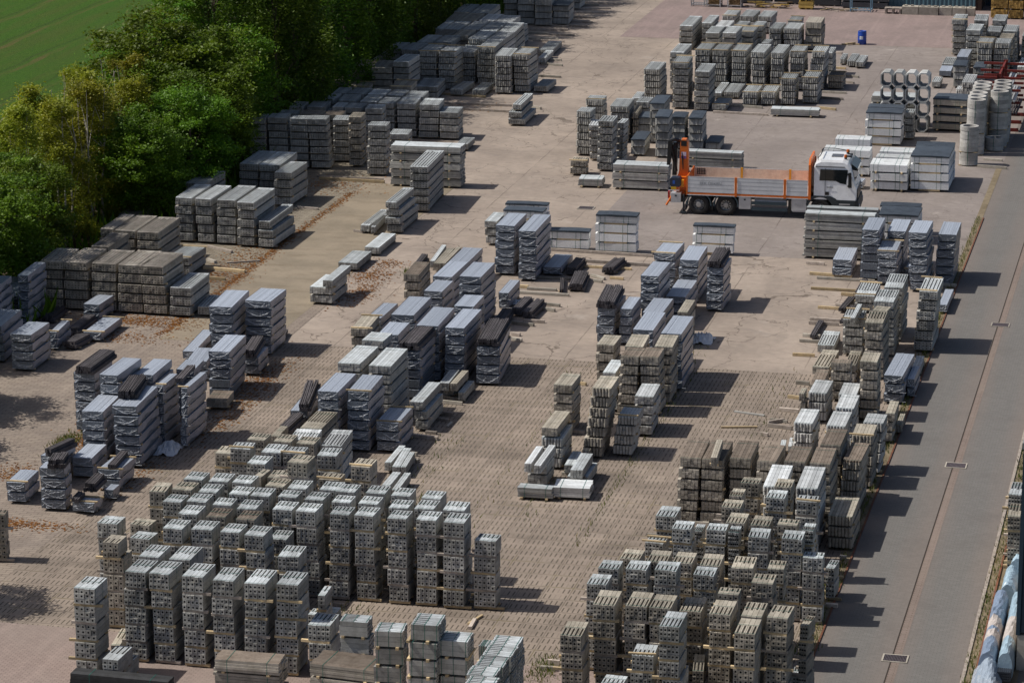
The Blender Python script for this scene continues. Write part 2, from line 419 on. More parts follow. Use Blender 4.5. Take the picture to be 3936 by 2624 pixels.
sheet("verge_left", -11.62, -11.30, 70, 163, 0.013, DIRT)
sheet("verge_right", -6.55, -5.0, 60, 135, 0.013, DIRT)
for k_, (a0, a1, b0, b1, z1, mt_, nm) in enumerate([(-11.30, -11.24, 70, 150, .05, RUST, "rail_kerb"), (-6.66, -6.56, 60, 135, .06, WOODG, "kerb_edge"), (-6.30, -6.24, 84, 101, .07, RUST, "rail_kerb")]):
    m_ = MB(); m_.box(a0, a1, b0, b1, 0.0, z1); struct(m_.obj(nm, mt_, None, (0, 0, 0), -YAW))
def drain(a, b, w, d, label):
    r = thing("drain_grate", label, "drain", a, b, 0.0, 0, "iron drain grates let into the ground")
    f = MB(); z = 0.03
    for q in ((-w / 2 - .05, w / 2 + .05, -d / 2 - .05, -d / 2), (-w / 2 - .05, w / 2 + .05, d / 2, d / 2 + .05), (-w / 2 - .05, -w / 2, -d / 2, d / 2), (w / 2, w / 2 + .05, -d / 2, d / 2)):
        f.box(*q, -.05, z)
    f.obj("frame", CON_B, r)
    g = MB(); n = 15
    for i in range(n + 1):
        x = -w / 2 + i * w / n; g.box(x - .008, x + .008, -d / 2, d / 2, -.02, z - .004)
    for i in range(6):
        y = -d / 2 + i * d / 5; g.box(-w / 2, w / 2, y - .010, y + .010, -.02, z - .006)
    g.obj("grating", surf("grate_iron", (0.12, 0.10, 0.11), rough=.6, bmp=0), r)
    p = MB(); p.box(-w / 2, w / 2, -d / 2, d / 2, -.02, .0105); p.obj("pit", surf("pit_black", (0.006, 0.005, 0.008), tone=False, bmp=0, var=0), r)
drain(-8.79, 88.0, 0.70, 0.55, "iron drain grate in the road nearest the bottom edge")
drain(-8.79, 108.25, 0.70, 0.55, "iron drain grate in the middle stretch of road")
drain(-8.79, 129.1, 0.70, 0.55, "iron drain grate in the road beside the brown leaning stacks")
drain(-31.2, 148.0, 0.75, 0.6, "dusty drain grate in the open lane left of the truck")
TABLE = """
R|A1
Q -32.40 81.32 0.69 1.09 -1.1 5 0.00 0.58 c4
Q -31.46 83.12 0.67 1.18 -0.5 5 0.00 0.58 -
Q -30.55 83.13 0.66 1.20 0.0 5 0.00 0.58 -
Q -29.55 83.11 0.69 1.25 -0.0 5 0.00 0.58 -
Q -28.56 82.97 0.67 1.24 0.3 5 0.00 0.58 -
Q -27.61 82.99 0.68 1.33 1.1 5 0.00 0.58 -
Q -26.62 83.04 0.69 1.20 0.9 5 0.00 0.58 -
Q -25.51 82.82 0.70 1.06 0.1 3 0.00 0.58 -
R|A2
Q -31.49 84.54 0.66 1.16 0.7 5 0.00 0.58 -
Q -30.47 84.55 0.69 1.29 0.5 5 0.00 0.58 -
Q -27.78 87.03 0.68 1.11 3.8 4 0.00 0.58 -
R|AE
Q -34.50 88.76 0.71 0.77 -1.1 4 0.00 0.58 c4,sf
Q -33.46 88.75 0.70 0.63 -1.7 4 0.00 0.58 c4,sf,kb
Q -32.95 87.50 0.69 0.69 -4.3 4 0.00 0.58 c4,sf
Q -33.18 85.59 0.68 0.86 1.3 4 0.00 0.58 c4,sf,kb
Q -33.12 85.35 0.54 0.77 0.1 1 2.32 0.58 c3,sf,kb
R|A3
Q -31.70 87.15 0.66 0.93 0.2 5 0.00 0.58 -
Q -30.79 87.22 0.69 0.92 0.6 5 0.00 0.58 -
Q -29.81 87.18 0.64 0.87 -0.5 5 0.00 0.58 -
Q -28.89 87.06 0.65 0.98 0.5 5 0.00 0.58 -
Q -28.67 88.51 0.59 0.92 1.5 4 0.00 0.58 -
R|A4
Q -31.68 88.68 0.65 0.96 0.6 5 0.00 0.58 -
Q -30.68 88.54 0.64 0.94 1.3 5 0.00 0.58 kr
Q -29.72 88.55 0.64 0.94 0.9 5 0.00 0.58 kr
R|A5
Q -32.71 89.69 0.63 0.81 0.3 5 0.00 0.58 -
Q -31.79 89.86 0.67 0.88 0.2 5 0.00 0.58 -
Q -30.91 89.69 0.65 0.76 0.5 5 0.00 0.58 -
Q -30.04 89.60 0.64 0.99 1.5 5 0.00 0.58 -
Q -28.92 89.72 0.67 0.89 1.2 5 0.00 0.58 -
Q -27.96 89.73 0.68 0.90 0.1 5 0.00 0.58 -
Q -26.97 89.66 0.65 0.85 0.7 5 0.00 0.58 -
Q -26.06 89.73 0.65 0.92 -0.0 5 0.00 0.58 -
Q -25.01 89.66 0.64 0.85 0.1 5 0.00 0.58 -
Q -24.04 89.76 0.67 0.94 1.1 5 0.00 0.58 -
Q -23.14 89.76 0.70 1.01 0.6 5 0.00 0.58 -
Q -22.12 89.71 0.72 0.72 0.1 4 0.00 0.58 -
R|A6
Q -33.46 90.70 0.55 1.02 5.5 5 0.00 0.58 c3,sf,kb
Q -32.71 90.99 0.69 0.86 0.3 5 0.00 0.58 kb
Q -31.85 90.97 0.64 0.92 1.1 5 0.00 0.58 -
Q -30.85 90.94 0.67 0.85 0.7 5 0.00 0.58 -
Q -30.00 90.96 0.66 0.91 1.4 5 0.00 0.58 -
Q -29.07 90.97 0.65 0.74 0.6 5 0.00 0.58 -
Q -28.23 90.93 0.64 0.85 -0.0 5 0.00 0.58 -
Q -27.26 90.85 0.63 0.74 0.1 5 0.00 0.58 -
Q -26.29 90.89 0.66 0.80 0.1 5 0.00 0.58 -
Q -25.27 90.72 0.64 0.90 0.6 5 0.00 0.58 -
Q -24.36 90.79 0.65 0.96 1.1 5 0.00 0.58 -
Q -23.40 90.90 0.73 0.95 1.0 5 0.00 0.58 -
R|A7
Q -32.80 92.11 0.66 0.87 1.3 5 0.00 0.58 -
Q -31.86 92.13 0.67 0.94 1.3 5 0.00 0.58 -
Q -31.05 92.13 0.68 0.87 1.2 5 0.00 0.58 -
Q -29.93 92.01 0.65 0.88 -1.2 5 0.00 0.58 kb
Q -29.12 91.97 0.66 0.96 1.4 5 0.00 0.58 -
Q -28.13 92.03 0.67 0.92 1.5 5 0.00 0.58 -
Q -27.29 91.96 0.67 0.85 1.0 5 0.00 0.58 -
Q -26.37 92.03 0.67 0.85 0.6 5 0.00 0.58 -
Q -25.49 91.97 0.65 0.85 0.7 5 0.00 0.58 -
Q -24.51 91.87 0.66 0.84 0.5 5 0.00 0.58 -
R|A8
Q -33.97 98.73 0.60 0.91 3.1 3 0.00 0.58 c3,kb
Q -32.96 97.60 0.74 0.79 3.3 4 0.00 0.58 b1
Q -31.84 96.08 0.68 0.97 0.3 4 0.00 0.58 -
Q -29.24 92.94 0.72 0.91 -0.7 6 0.00 0.58 c4,kb
Q -28.82 94.82 0.74 0.75 0.0 4 0.00 0.58 c4,kb,b1
Q -30.62 94.65 0.71 0.89 1.0 4 0.00 0.58 c4,kb
Q -27.73 94.79 0.69 0.95 -0.4 5 0.00 0.58 c4,kb,b1
Q -31.21 94.63 0.30 0.86 -4.4 4 0.00 0.58 c1,kb
R|A9
Q -31.77 97.50 0.72 1.02 1.6 4 0.00 0.58 -
Q -30.95 97.42 0.72 0.82 1.2 4 0.00 0.58 b1
Q -29.69 97.48 0.71 0.97 3.8 4 0.00 0.58 -
R|A10
Q -33.32 100.54 0.67 0.87 -0.1 3 0.00 0.58 kb
Q -32.29 100.52 0.67 0.94 0.7 3 0.00 0.58 kb
Q -31.38 100.50 0.69 0.90 0.6 3 0.00 0.58 kb
R|A11
P -31.86 101.76 1.05 1.38 4.1 4 0.00 0.39 sf,kw
P -30.64 101.56 0.85 2.04 4.4 4 0.00 0.39 sf,kw
P -31.95 103.65 0.92 2.29 0.5 4 0.00 0.39 sb,kb
P -33.78 104.38 0.29 1.36 1.4 2 0.00 0.39 kb
R|B1
W -31.96 106.09 0.90 2.59 0.6 6 0.00 0.39 -
W -30.86 106.14 0.91 2.36 0.9 6 0.00 0.39 b1
W -29.76 106.20 0.96 2.14 0.7 3 0.00 0.39 b2
W -34.31 109.34 0.75 1.83 3.7 1 0.00 0.39 -
R|B2
P -32.22 110.00 1.00 2.69 0.5 6 0.00 0.39 kg
P -31.02 109.94 0.99 2.70 -0.3 6 0.00 0.39 kg
P -29.27 109.38 0.56 2.59 0.9 2 0.00 0.39 kg
P -29.42 109.47 0.58 2.86 0.7 1 0.77 0.39 kg
P -29.35 113.42 0.51 1.21 -6.2 1 0.00 0.39 kg
P -32.31 112.80 1.00 1.29 -0.0 6 0.00 0.39 kg
P -33.74 116.35 0.81 2.30 3.4 5 0.00 0.39 kb,b2
R|B3
W -28.42 116.56 1.04 3.33 5.4 5 0.00 0.39 t1
W -29.73 116.36 0.90 3.11 1.0 6 0.00 0.39 -
W -30.88 113.57 0.95 2.65 0.9 6 0.00 0.39 t1
W -30.73 116.43 1.00 3.04 1.5 6 0.00 0.39 -
W -32.39 115.58 0.95 2.01 1.6 5 0.00 0.39 -
W -32.60 119.31 1.07 3.14 1.4 5 0.00 0.39 -
W -34.87 122.68 0.70 2.60 -0.1 2 0.00 0.39 -
R|B4
W -32.78 124.46 0.90 2.00 0.2 4 0.00 0.39 -
W -30.48 120.70 0.96 1.97 1.1 5 0.00 0.39 -
W -31.10 124.62 1.07 2.65 -0.3 6 0.00 0.39 -
W -33.09 127.57 0.97 2.93 -0.1 4 0.00 0.39 -
W -33.48 131.87 1.00 2.95 0.6 3 0.00 0.39 -
P -34.97 128.88 0.81 2.50 3.5 3 0.00 0.39 kr
R|B5
W -31.95 134.46 0.99 2.66 0.7 6 0.00 0.39 -
W -30.69 134.05 0.91 3.54 1.3 6 0.00 0.39 -
P -33.96 139.88 0.68 2.05 1.1 3 0.00 0.39 kg
R|C1
P -38.67 127.24 1.12 2.40 -0.5 2 0.00 0.39 kg
P -38.30 127.30 0.52 2.95 -0.5 1 0.77 0.39 kg
P -39.25 133.55 1.03 2.46 -0.2 1 0.00 0.39 kg
P -39.01 137.08 0.81 3.06 -0.6 1 0.00 0.39 kg
H -39.23 141.90 0.86 3.37 0.6 2 0.00 0.39 kg
H -39.30 141.85 0.76 3.04 0.5 1 0.78 0.39 kg
H -39.34 141.86 0.62 3.46 0.2 1 1.19 0.39 kg
P -40.63 141.85 0.45 3.71 1.0 1 0.00 0.39 kg
P -40.22 141.21 0.21 2.93 3.4 1 0.00 0.39 kg
H -39.37 147.19 1.03 4.26 3.5 6 0.00 0.39 kg
R|C2
L -40.49 151.62 3.74 1.21 1.7 5 0.00 0.43 -
R|D1
H -50.20 123.82 1.15 2.51 3.5 5 0.00 0.44 kr
H -48.97 123.97 1.17 2.73 1.4 5 0.00 0.44 kr
H -47.71 123.96 1.21 2.63 1.5 5 0.00 0.44 kr
H -46.48 124.03 1.21 2.82 1.1 5 0.00 0.44 kr
H -45.28 123.93 1.15 2.71 0.7 5 0.00 0.44 kr
H -44.08 123.94 1.05 2.83 1.1 3 0.00 0.44 kg
H -42.99 123.93 1.00 2.15 4.2 1 0.00 0.44 kg
R|D2
H -49.65 128.87 0.95 2.82 -0.1 4 0.00 0.44 kr
H -50.69 132.49 0.68 3.17 0.9 4 0.00 0.44 kr
H -49.69 132.37 1.12 3.29 0.5 4 0.00 0.44 kr
H -48.52 132.28 1.14 3.26 0.7 4 0.00 0.44 kr
H -46.65 130.84 1.15 2.36 -0.3 2 0.00 0.44 kg,b2
H -52.15 138.88 1.03 2.51 0.5 2 0.00 0.44 kr
R|D3
H -48.67 137.81 0.93 3.17 0.7 5 0.00 0.44 kg
H -47.58 137.80 0.90 3.18 0.0 5 0.00 0.44 kg
H -46.55 137.88 1.02 3.41 0.5 5 0.00 0.44 kg
H -45.46 137.62 0.95 3.39 0.5 5 0.00 0.44 kg
H -44.36 137.53 0.85 3.38 0.2 2 0.00 0.44 kg
H -44.46 137.78 0.61 3.91 0.5 1 0.88 0.44 kg
R|D4
H -47.65 148.28 1.20 3.38 1.3 4 0.00 0.44 kg
H -46.39 146.28 1.01 2.76 -0.9 4 0.00 0.44 kg
H -48.84 148.32 1.08 3.40 1.2 4 0.00 0.44 kg
H -49.87 143.04 1.15 3.14 -1.0 4 0.00 0.44 kg
R|E1
P -50.65 154.39 0.94 1.24 6.6 7 0.00 0.39 kg
P -49.53 154.78 1.15 1.24 6.0 7 0.00 0.39 kg
P -48.35 154.55 1.08 0.93 5.2 7 0.00 0.39 kg
P -47.24 154.73 1.13 1.08 6.6 7 0.00 0.39 kg
P -46.63 156.84 1.14 1.25 8.1 6 0.00 0.39 kg,b0
P -45.56 155.88 0.76 1.41 4.8 7 0.00 0.39 kb
P -43.81 153.73 1.14 1.06 5.2 7 0.00 0.39 kg
P -43.56 157.51 1.15 1.44 5.5 4 0.00 0.39 kg
R|E2
P -46.38 162.38 1.09 1.32 5.0 5 0.00 0.39 kg,sf
P -44.99 164.58 1.15 2.08 5.1 5 0.00 0.39 kg,sf
P -43.70 164.49 1.22 2.00 5.1 5 0.00 0.39 kg,sf
P -42.48 164.38 1.17 1.81 5.4 4 0.00 0.39 kg,sf
P -40.93 161.55 0.72 1.88 1.0 1 0.00 0.39 kg
R|E3
P -50.01 157.89 1.09 1.02 4.6 6 0.00 0.39 kg
P -48.79 158.06 1.29 1.18 4.8 6 0.00 0.39 kr
P -47.58 158.08 1.09 1.21 4.2 6 0.00 0.39 kr
P -50.78 162.12 0.89 1.66 5.1 5 0.00 0.39 kg
P -49.65 162.43 1.12 1.83 4.8 5 0.00 0.39 kg
P -48.57 162.44 0.71 1.33 4.7 5 0.00 0.39 kg
P -47.54 162.49 1.07 1.43 1.7 5 0.00 0.39 kg
P -49.64 164.95 0.62 1.74 0.3 5 0.00 0.39 kg
P -48.59 164.73 1.09 1.87 4.5 5 0.00 0.39 kg
P -47.30 164.65 1.07 1.87 3.7 5 0.00 0.39 kg
P -46.12 164.37 1.02 1.86 1.7 5 0.00 0.39 kg
P -49.63 166.89 0.85 1.75 3.5 5 0.00 0.39 kg
P -48.57 166.92 1.14 1.75 3.1 5 0.00 0.39 kg
P -47.36 166.84 1.14 1.73 4.7 5 0.00 0.39 kg
P -46.19 166.89 1.04 1.74 1.7 5 0.00 0.39 kg
P -45.03 166.67 1.15 1.79 4.9 5 0.00 0.39 kg
R|E4
P -51.98 174.79 0.97 2.23 5.4 3 0.00 0.39 kb
P -50.31 173.05 1.22 1.83 4.4 3 0.00 0.39 kb,b2
P -50.99 174.78 0.93 1.69 3.6 4 0.00 0.39 kb,b1
P -51.40 178.19 1.31 2.45 5.4 4 0.00 0.39 kb
P -49.56 175.87 1.34 2.67 5.6 5 0.00 0.39 kb
P -47.32 171.81 1.30 2.34 5.3 4 0.00 0.39 kb,b2
P -48.25 176.03 1.06 2.72 1.5 6 0.00 0.39 kg
P -51.04 181.67 0.96 4.40 1.5 4 0.00 0.39 kg
P -46.96 176.68 1.45 2.94 5.0 2 0.00 0.39 kg
R|F1
R -48.88 180.26 1.13 2.67 0.6 6 0.00 0.39 -
R -47.68 179.96 1.16 2.75 1.4 6 0.00 0.39 b2
R -46.50 179.87 1.12 2.46 1.2 6 0.00 0.39 b2
R -45.87 182.40 1.15 2.53 4.1 5 0.00 0.39 -
R -44.52 182.18 1.15 2.96 1.5 6 0.00 0.39 b1
R -42.81 179.41 1.07 2.86 3.5 6 0.00 0.39 -
R -41.72 179.94 1.02 2.59 0.1 6 0.00 0.39 b2
R -40.59 180.14 0.98 2.50 -0.2 1 0.00 0.39 -
R -45.33 178.16 0.88 2.85 -0.3 1 0.00 0.39 -
R -44.03 178.12 0.85 2.57 -0.2 1 0.00 0.39 -
R|F2
R -48.71 183.30 1.07 2.82 1.2 6 0.00 0.39 -
R -47.55 183.37 1.15 2.72 1.3 6 0.00 0.39 -
R -45.81 185.47 1.21 3.42 0.7 6 0.00 0.39 -
R -44.58 185.40 1.17 3.36 1.5 6 0.00 0.39 kw
R -46.10 195.56 1.15 3.80 1.7 3 0.00 0.39 -
R -50.03 180.44 0.97 2.27 0.5 6 0.00 0.39 -
R|F3
R -48.35 185.92 1.01 1.98 -0.7 6 0.00 0.39 kr
R -47.12 185.90 1.10 2.31 1.1 6 0.00 0.39 kb
R -49.21 188.77 0.50 3.26 0.7 6 0.00 0.39 -
R -48.34 188.69 1.12 3.37 1.2 6 0.00 0.39 -
R -47.10 188.85 1.11 3.31 1.4 6 0.00 0.39 -
R -45.91 188.84 1.25 3.27 1.2 6 0.00 0.39 -
R -44.65 188.83 1.14 3.44 3.4 6 0.00 0.39 -
R|F4
R -49.30 192.27 1.08 3.37 4.3 6 0.00 0.39 kb
R -48.10 192.12 1.11 3.12 0.7 6 0.00 0.39 kb
R -46.94 192.22 1.20 2.84 0.7 6 0.00 0.39 kw
R -45.62 191.94 1.22 2.83 1.2 6 0.00 0.39 kw
R -49.45 195.78 1.16 3.37 1.2 6 0.00 0.39 -
R -48.09 195.79 1.29 3.96 1.3 6 0.00 0.39 -
R -43.24 193.66 1.01 3.46 1.5 1 0.00 0.39 kg
R -42.84 190.34 0.57 2.93 3.0 1 0.00 0.39 kg
R|G1
V -48.57 205.36 0.91 2.27 6.2 4 0.00 0.45 -
V -47.42 205.34 1.11 2.76 6.8 4 0.00 0.45 -
V -46.19 205.42 1.13 3.40 6.4 4 0.00 0.45 -
V -45.03 205.69 1.11 2.57 4.5 3 0.00 0.45 kc
V -45.58 212.41 1.00 2.09 1.6 2 0.00 0.45 -
R|G2
H -39.67 170.12 1.07 3.58 1.0 1 0.00 0.39 kg
H -39.77 170.12 0.86 3.63 1.0 1 0.39 0.39 kg
H -39.73 170.36 0.49 3.63 1.3 1 0.81 0.39 kg
R|H1
R -33.41 178.80 1.07 2.70 0.7 5 0.00 0.39 -
P -31.39 176.83 1.02 2.66 3.5 7 0.00 0.39 b2
P -30.00 176.59 0.96 2.82 1.3 6 0.00 0.39 -
P -32.59 183.05 0.94 3.24 0.8 6 0.00 0.39 -
R|H2
R -31.24 183.94 1.00 2.77 0.9 6 0.00 0.39 b2
R -30.17 183.95 0.97 2.71 0.8 6 0.00 0.39 b2
R -28.98 184.02 0.96 2.75 1.2 6 0.00 0.39 b2
R -27.69 184.03 0.93 3.06 -0.1 6 0.00 0.39 -
R -26.64 184.10 0.84 3.12 0.7 6 0.00 0.39 -
R -25.40 184.36 0.95 2.54 1.3 6 0.00 0.39 b2
R -24.28 184.54 0.95 2.43 0.7 6 0.00 0.39 b2
P -24.02 188.88 0.35 2.26 1.1 4 0.00 0.39 -
R|H3
P -34.69 198.40 0.97 4.30 0.7 4 0.00 0.39 -
P -33.58 199.41 0.71 3.47 1.6 4 0.00 0.39 -
P -32.49 195.19 0.99 2.80 1.1 4 0.00 0.39 -
P -31.06 193.08 0.99 2.78 0.7 5 0.00 0.39 -
P -30.44 195.81 1.03 2.30 -0.0 4 0.00 0.39 b2
R -28.82 197.75 0.87 2.55 0.4 4 0.00 0.39 -
R -27.69 197.80 1.15 2.41 0.3 4 0.00 0.39 -
P -28.83 193.64 0.58 1.66 -0.4 3 0.00 0.39 -
R|H4
P -32.30 197.83 1.00 2.44 1.0 4 0.00 0.39 kw
P -31.18 198.02 0.87 2.04 -0.4 4 0.00 0.39 b1
P -30.09 198.09 0.83 2.15 0.4 4 0.00 0.39 b1
R -32.96 204.83 0.99 2.76 0.7 3 0.00 0.39 b2
R -31.72 204.91 1.07 2.90 0.5 3 0.00 0.39 -
R -30.60 204.99 1.05 2.59 -0.5 3 0.00 0.39 -
P -27.98 200.82 0.92 2.10 0.7 4 0.00 0.39 b2
V -26.48 199.07 1.04 2.47 1.2 4 0.00 0.45 kb
R|H5
P -29.72 180.76 0.55 3.67 3.2 1 0.00 0.39 -
R -28.90 180.87 1.00 2.96 1.6 1 0.00 0.39 -
R -27.46 178.66 0.95 2.63 1.3 2 0.00 0.39 b2
R -26.41 178.89 0.93 2.49 1.1 2 0.00 0.39 b2
P -28.89 176.42 0.93 2.39 0.6 1 0.00 0.39 b2
R -25.28 179.05 0.96 2.20 1.5 4 0.00 0.39 b2
R -24.02 179.89 1.00 2.37 1.0 4 0.00 0.39 b2
R -23.18 184.84 1.01 1.87 0.0 2 0.00 0.39 b2,kr
R -23.17 193.26 0.56 2.84 0.5 1 0.00 0.39 -
R -22.60 192.90 0.57 2.69 0.6 1 0.00 0.39 -
R -23.88 193.60 0.31 2.09 1.2 1 0.00 0.39 -
R|H6
L -24.32 174.86 2.79 0.93 1.3 1 0.00 0.43 -
R|I1
R -34.06 161.45 0.92 1.24 0.2 6 0.00 0.41 -
R -34.60 167.24 1.08 1.38 0.4 5 0.00 0.41 b1
R -32.94 166.05 1.12 2.51 3.3 5 0.00 0.41 -
P -32.24 169.35 0.84 1.63 0.3 4 0.00 0.41 -
P -32.96 170.64 0.52 1.99 1.6 4 0.00 0.41 -
R -32.08 166.25 0.30 1.98 3.4 4 0.00 0.41 kb
R|I2
H -33.03 160.42 1.03 1.63 3.8 5 0.00 0.39 kw
H -32.11 157.76 0.91 1.61 1.3 7 0.00 0.39 kg
H -31.58 159.20 0.37 1.26 0.3 6 0.00 0.39 kg
H -33.27 156.10 0.94 1.02 1.3 2 0.00 0.39 kb,b1
R|I3
V -31.56 166.25 0.70 1.64 3.6 3 0.00 0.45 kc
V -29.79 162.24 0.75 2.17 3.9 5 0.00 0.45 kc
V -29.33 164.35 0.78 1.62 3.1 4 0.00 0.45 kc
V -28.32 164.64 0.76 2.20 3.2 4 0.00 0.45 kc
V -31.18 162.55 0.77 2.33 3.2 2 0.00 0.45 kc
V -30.77 166.28 0.80 2.45 3.0 5 0.00 0.45 kc
V -27.37 164.65 0.77 1.87 1.2 1 0.00 0.45 kc
R|I4
L -29.34 153.31 2.92 1.12 1.5 3 0.00 0.43 -
L -26.53 159.45 3.11 0.68 0.5 2 0.00 0.43 -
L -32.02 153.32 1.25 1.10 3.7 1 0.00 0.43 -
R|J1
L -17.21 140.00 3.33 0.83 0.8 5 0.00 0.43 -
L -17.19 141.20 3.37 0.55 1.1 5 0.00 0.43 -
R|J2
S -14.80 143.96 1.88 0.97 1.0 3 0.00 0.46 kc
S -14.89 144.91 1.92 0.86 0.6 3 0.00 0.46 kc
S -14.96 145.87 1.96 0.82 1.1 3 0.00 0.46 kc
S -27.78 138.92 1.96 0.83 1.5 4 0.00 0.46 kc
S -30.11 139.02 1.98 0.70 3.5 2 0.00 0.46 kc
S -23.18 139.54 1.96 0.55 1.3 3 0.00 0.46 kc
S -32.30 138.95 1.94 0.84 0.6 4 0.00 0.46 kc
S -32.95 142.29 2.08 0.60 1.5 3 0.00 0.46 kc
R|J3
S -18.34 167.83 2.00 1.38 0.4 4 0.00 0.46 kc
S -18.32 169.18 1.98 1.03 0.6 4 0.00 0.46 kc
L -18.39 173.57 2.51 1.43 0.7 4 0.00 0.43 -
P -17.04 169.57 0.48 1.07 0.2 4 0.00 0.39 -
S -15.01 172.90 1.91 1.72 -3.1 4 0.00 0.46 kk
S -19.30 162.11 1.89 1.15 0.2 3 0.00 0.46 kw
S -19.27 159.22 2.47 1.24 0.3 3 0.00 0.46 kw
S -16.61 156.01 1.92 1.68 -0.0 3 0.00 0.46 kw
S -16.61 157.66 1.77 0.92 0.5 3 0.00 0.46 kw
S -16.61 159.28 1.90 1.23 0.7 3 0.00 0.46 kw
S -14.55 156.27 1.97 1.29 0.0 4 0.00 0.46 kc
S -14.54 157.62 1.95 1.34 0.8 4 0.00 0.46 kc
S -14.55 158.88 1.99 1.16 1.4 4 0.00 0.46 kc
W -18.30 155.83 0.73 0.86 -3.4 1 0.00 0.39 -
R|J4
P -16.86 198.89 0.92 2.40 -0.0 6 0.00 0.39 b1
P -15.77 201.46 0.95 2.59 0.7 5 0.00 0.39 -
P -14.58 201.69 0.94 2.55 0.6 5 0.00 0.39 -
P -15.68 194.96 1.00 2.56 0.1 6 0.00 0.39 -
P -14.67 196.98 0.98 2.25 -0.9 5 0.00 0.39 -
P -13.41 197.43 1.00 2.59 -0.0 5 0.00 0.39 -
P -13.45 194.38 0.93 1.75 -0.9 5 0.00 0.39 kb
R -14.68 192.30 1.00 2.26 -0.2 5 0.00 0.39 b2
R -13.66 192.28 1.01 1.79 -0.2 5 0.00 0.39 -
P -12.15 191.40 0.79 3.34 -0.3 2 0.00 0.39 -
P -12.42 198.21 0.89 2.43 0.2 4 0.00 0.39 -
R|J5
W -16.01 191.81 0.81 2.98 0.5 3 0.00 0.39 -
V -15.75 186.96 0.79 1.98 0.4 3 0.00 0.45 kc
V -14.76 189.22 0.68 1.99 0.6 2 0.00 0.45 kc
P -17.05 193.33 0.82 2.80 0.4 1 0.00 0.39 -
W -16.97 190.45 0.83 1.93 0.1 1 0.00 0.39 -
R -14.72 180.64 0.75 2.81 -0.1 4 0.00 0.39 kw
P -17.16 186.45 0.57 1.73 0.4 1 0.00 0.39 -
R -15.35 183.83 0.74 1.13 -0.6 1 0.00 0.39 kw
R|K1
W -23.54 126.43 0.88 2.66 -0.5 6 0.00 0.39 -
W -24.03 132.03 1.04 2.30 -0.5 5 0.00 0.39 b2
W -22.72 131.30 0.95 2.77 0.8 5 0.00 0.39 -
W -21.29 129.71 0.83 2.11 -0.6 5 0.00 0.39 -
D -21.34 129.97 0.72 2.76 0.6 1 1.95 0.34 kr
W -22.61 127.86 0.97 3.09 0.7 3 0.00 0.39 -
W -24.88 123.33 0.85 2.41 -0.3 4 0.00 0.39 -
D -24.96 123.55 0.88 2.97 3.7 1 1.56 0.34 kr
W -24.06 123.30 0.58 2.10 0.3 4 0.00 0.39 -
W -22.45 119.05 0.94 2.96 0.4 5 0.00 0.39 -
W -22.77 123.12 0.95 2.56 0.2 4 0.00 0.39 -
W -20.90 117.25 0.94 2.88 0.8 6 0.00 0.39 -
R|K2
P -23.72 117.14 0.83 1.57 0.1 4 0.00 0.39 kb
P -22.29 115.89 0.84 1.95 3.0 5 0.00 0.39 kb
P -20.94 114.69 0.83 1.87 1.5 6 0.00 0.39 kb
P -21.98 112.71 0.78 1.40 0.2 6 0.00 0.39 kr
P -21.02 112.81 0.83 1.47 1.1 6 0.00 0.39 kr
P -21.65 123.31 0.42 2.16 0.9 4 0.00 0.39 kb
P -22.69 113.26 0.58 1.93 1.5 4 0.00 0.39 kg
P -20.85 110.22 0.79 1.83 1.7 4 0.00 0.39 kw
P -23.87 109.72 0.82 1.71 0.6 5 0.00 0.39 kb
R|K3
R -21.75 106.94 0.78 1.73 0.5 7 0.00 0.39 kb,e.35
R -20.96 107.27 0.79 1.39 0.9 4 0.00 0.39 b2,e.12
R -23.34 105.41 0.91 1.85 0.6 3 0.00 0.39 kg
P -23.39 105.62 0.66 2.30 0.8 1 1.17 0.39 kb
P -23.36 103.01 0.84 1.29 0.4 2 0.00 0.39 kg
P -21.92 103.43 0.86 1.82 -0.0 1 0.00 0.39 kg
P -21.86 103.14 0.45 2.09 0.4 1 0.39 0.39 kg
L -21.83 101.60 1.31 1.02 4.3 1 0.00 0.43 kw
L -23.11 101.02 1.26 0.50 1.4 1 0.00 0.43 -
P -22.54 104.75 0.34 1.77 1.3 1 0.00 0.39 kg
P -23.48 102.41 0.25 2.19 0.7 1 0.77 0.39 kw
P -23.09 102.43 0.25 2.59 0.5 1 0.77 0.39 kw
P -22.30 106.32 0.28 1.19 1.4 1 0.00 0.39 kb
R|L1
W -15.37 137.21 0.88 2.64 0.4 6 0.00 0.39 -
W -14.42 138.87 0.94 2.55 0.2 5 0.00 0.39 -
W -12.85 135.42 0.93 2.53 0.1 7 0.00 0.39 -
W -11.89 137.06 0.93 2.62 -0.1 6 0.00 0.39 -
W -16.63 137.50 0.98 2.54 0.7 2 0.00 0.39 -
W -14.43 136.24 0.97 2.43 0.3 4 0.00 0.39 b2
W -13.30 137.81 1.03 2.24 0.7 1 0.00 0.39 b2
R|L2
P -13.08 126.51 0.89 2.47 -0.3 6 0.00 0.39 sb,kg
P -13.14 123.84 0.93 2.13 -0.4 6 0.00 0.39 sb,kg
P -14.81 131.07 0.96 2.44 -0.2 2 0.00 0.39 sb,b2,kg
P -14.42 123.50 0.93 1.86 -0.1 4 0.00 0.39 sb,b2,kg
P -14.30 122.60 0.19 2.41 -0.2 1 1.54 0.39 kg
P -13.12 120.20 0.84 1.93 -0.4 6 0.00 0.39 sb,kb
P -13.23 121.62 0.68 0.84 -6.7 6 0.00 0.39 kb
H -11.61 125.04 0.88 2.52 0.0 6 0.00 0.44 b2,kg
P -15.56 123.73 0.76 2.35 0.3 1 0.00 0.39 sf,kg
P -15.28 120.51 0.75 2.77 -0.2 1 0.00 0.39 sf,kb
P -14.02 119.40 0.45 2.22 0.1 2 0.00 0.39 sf,kb
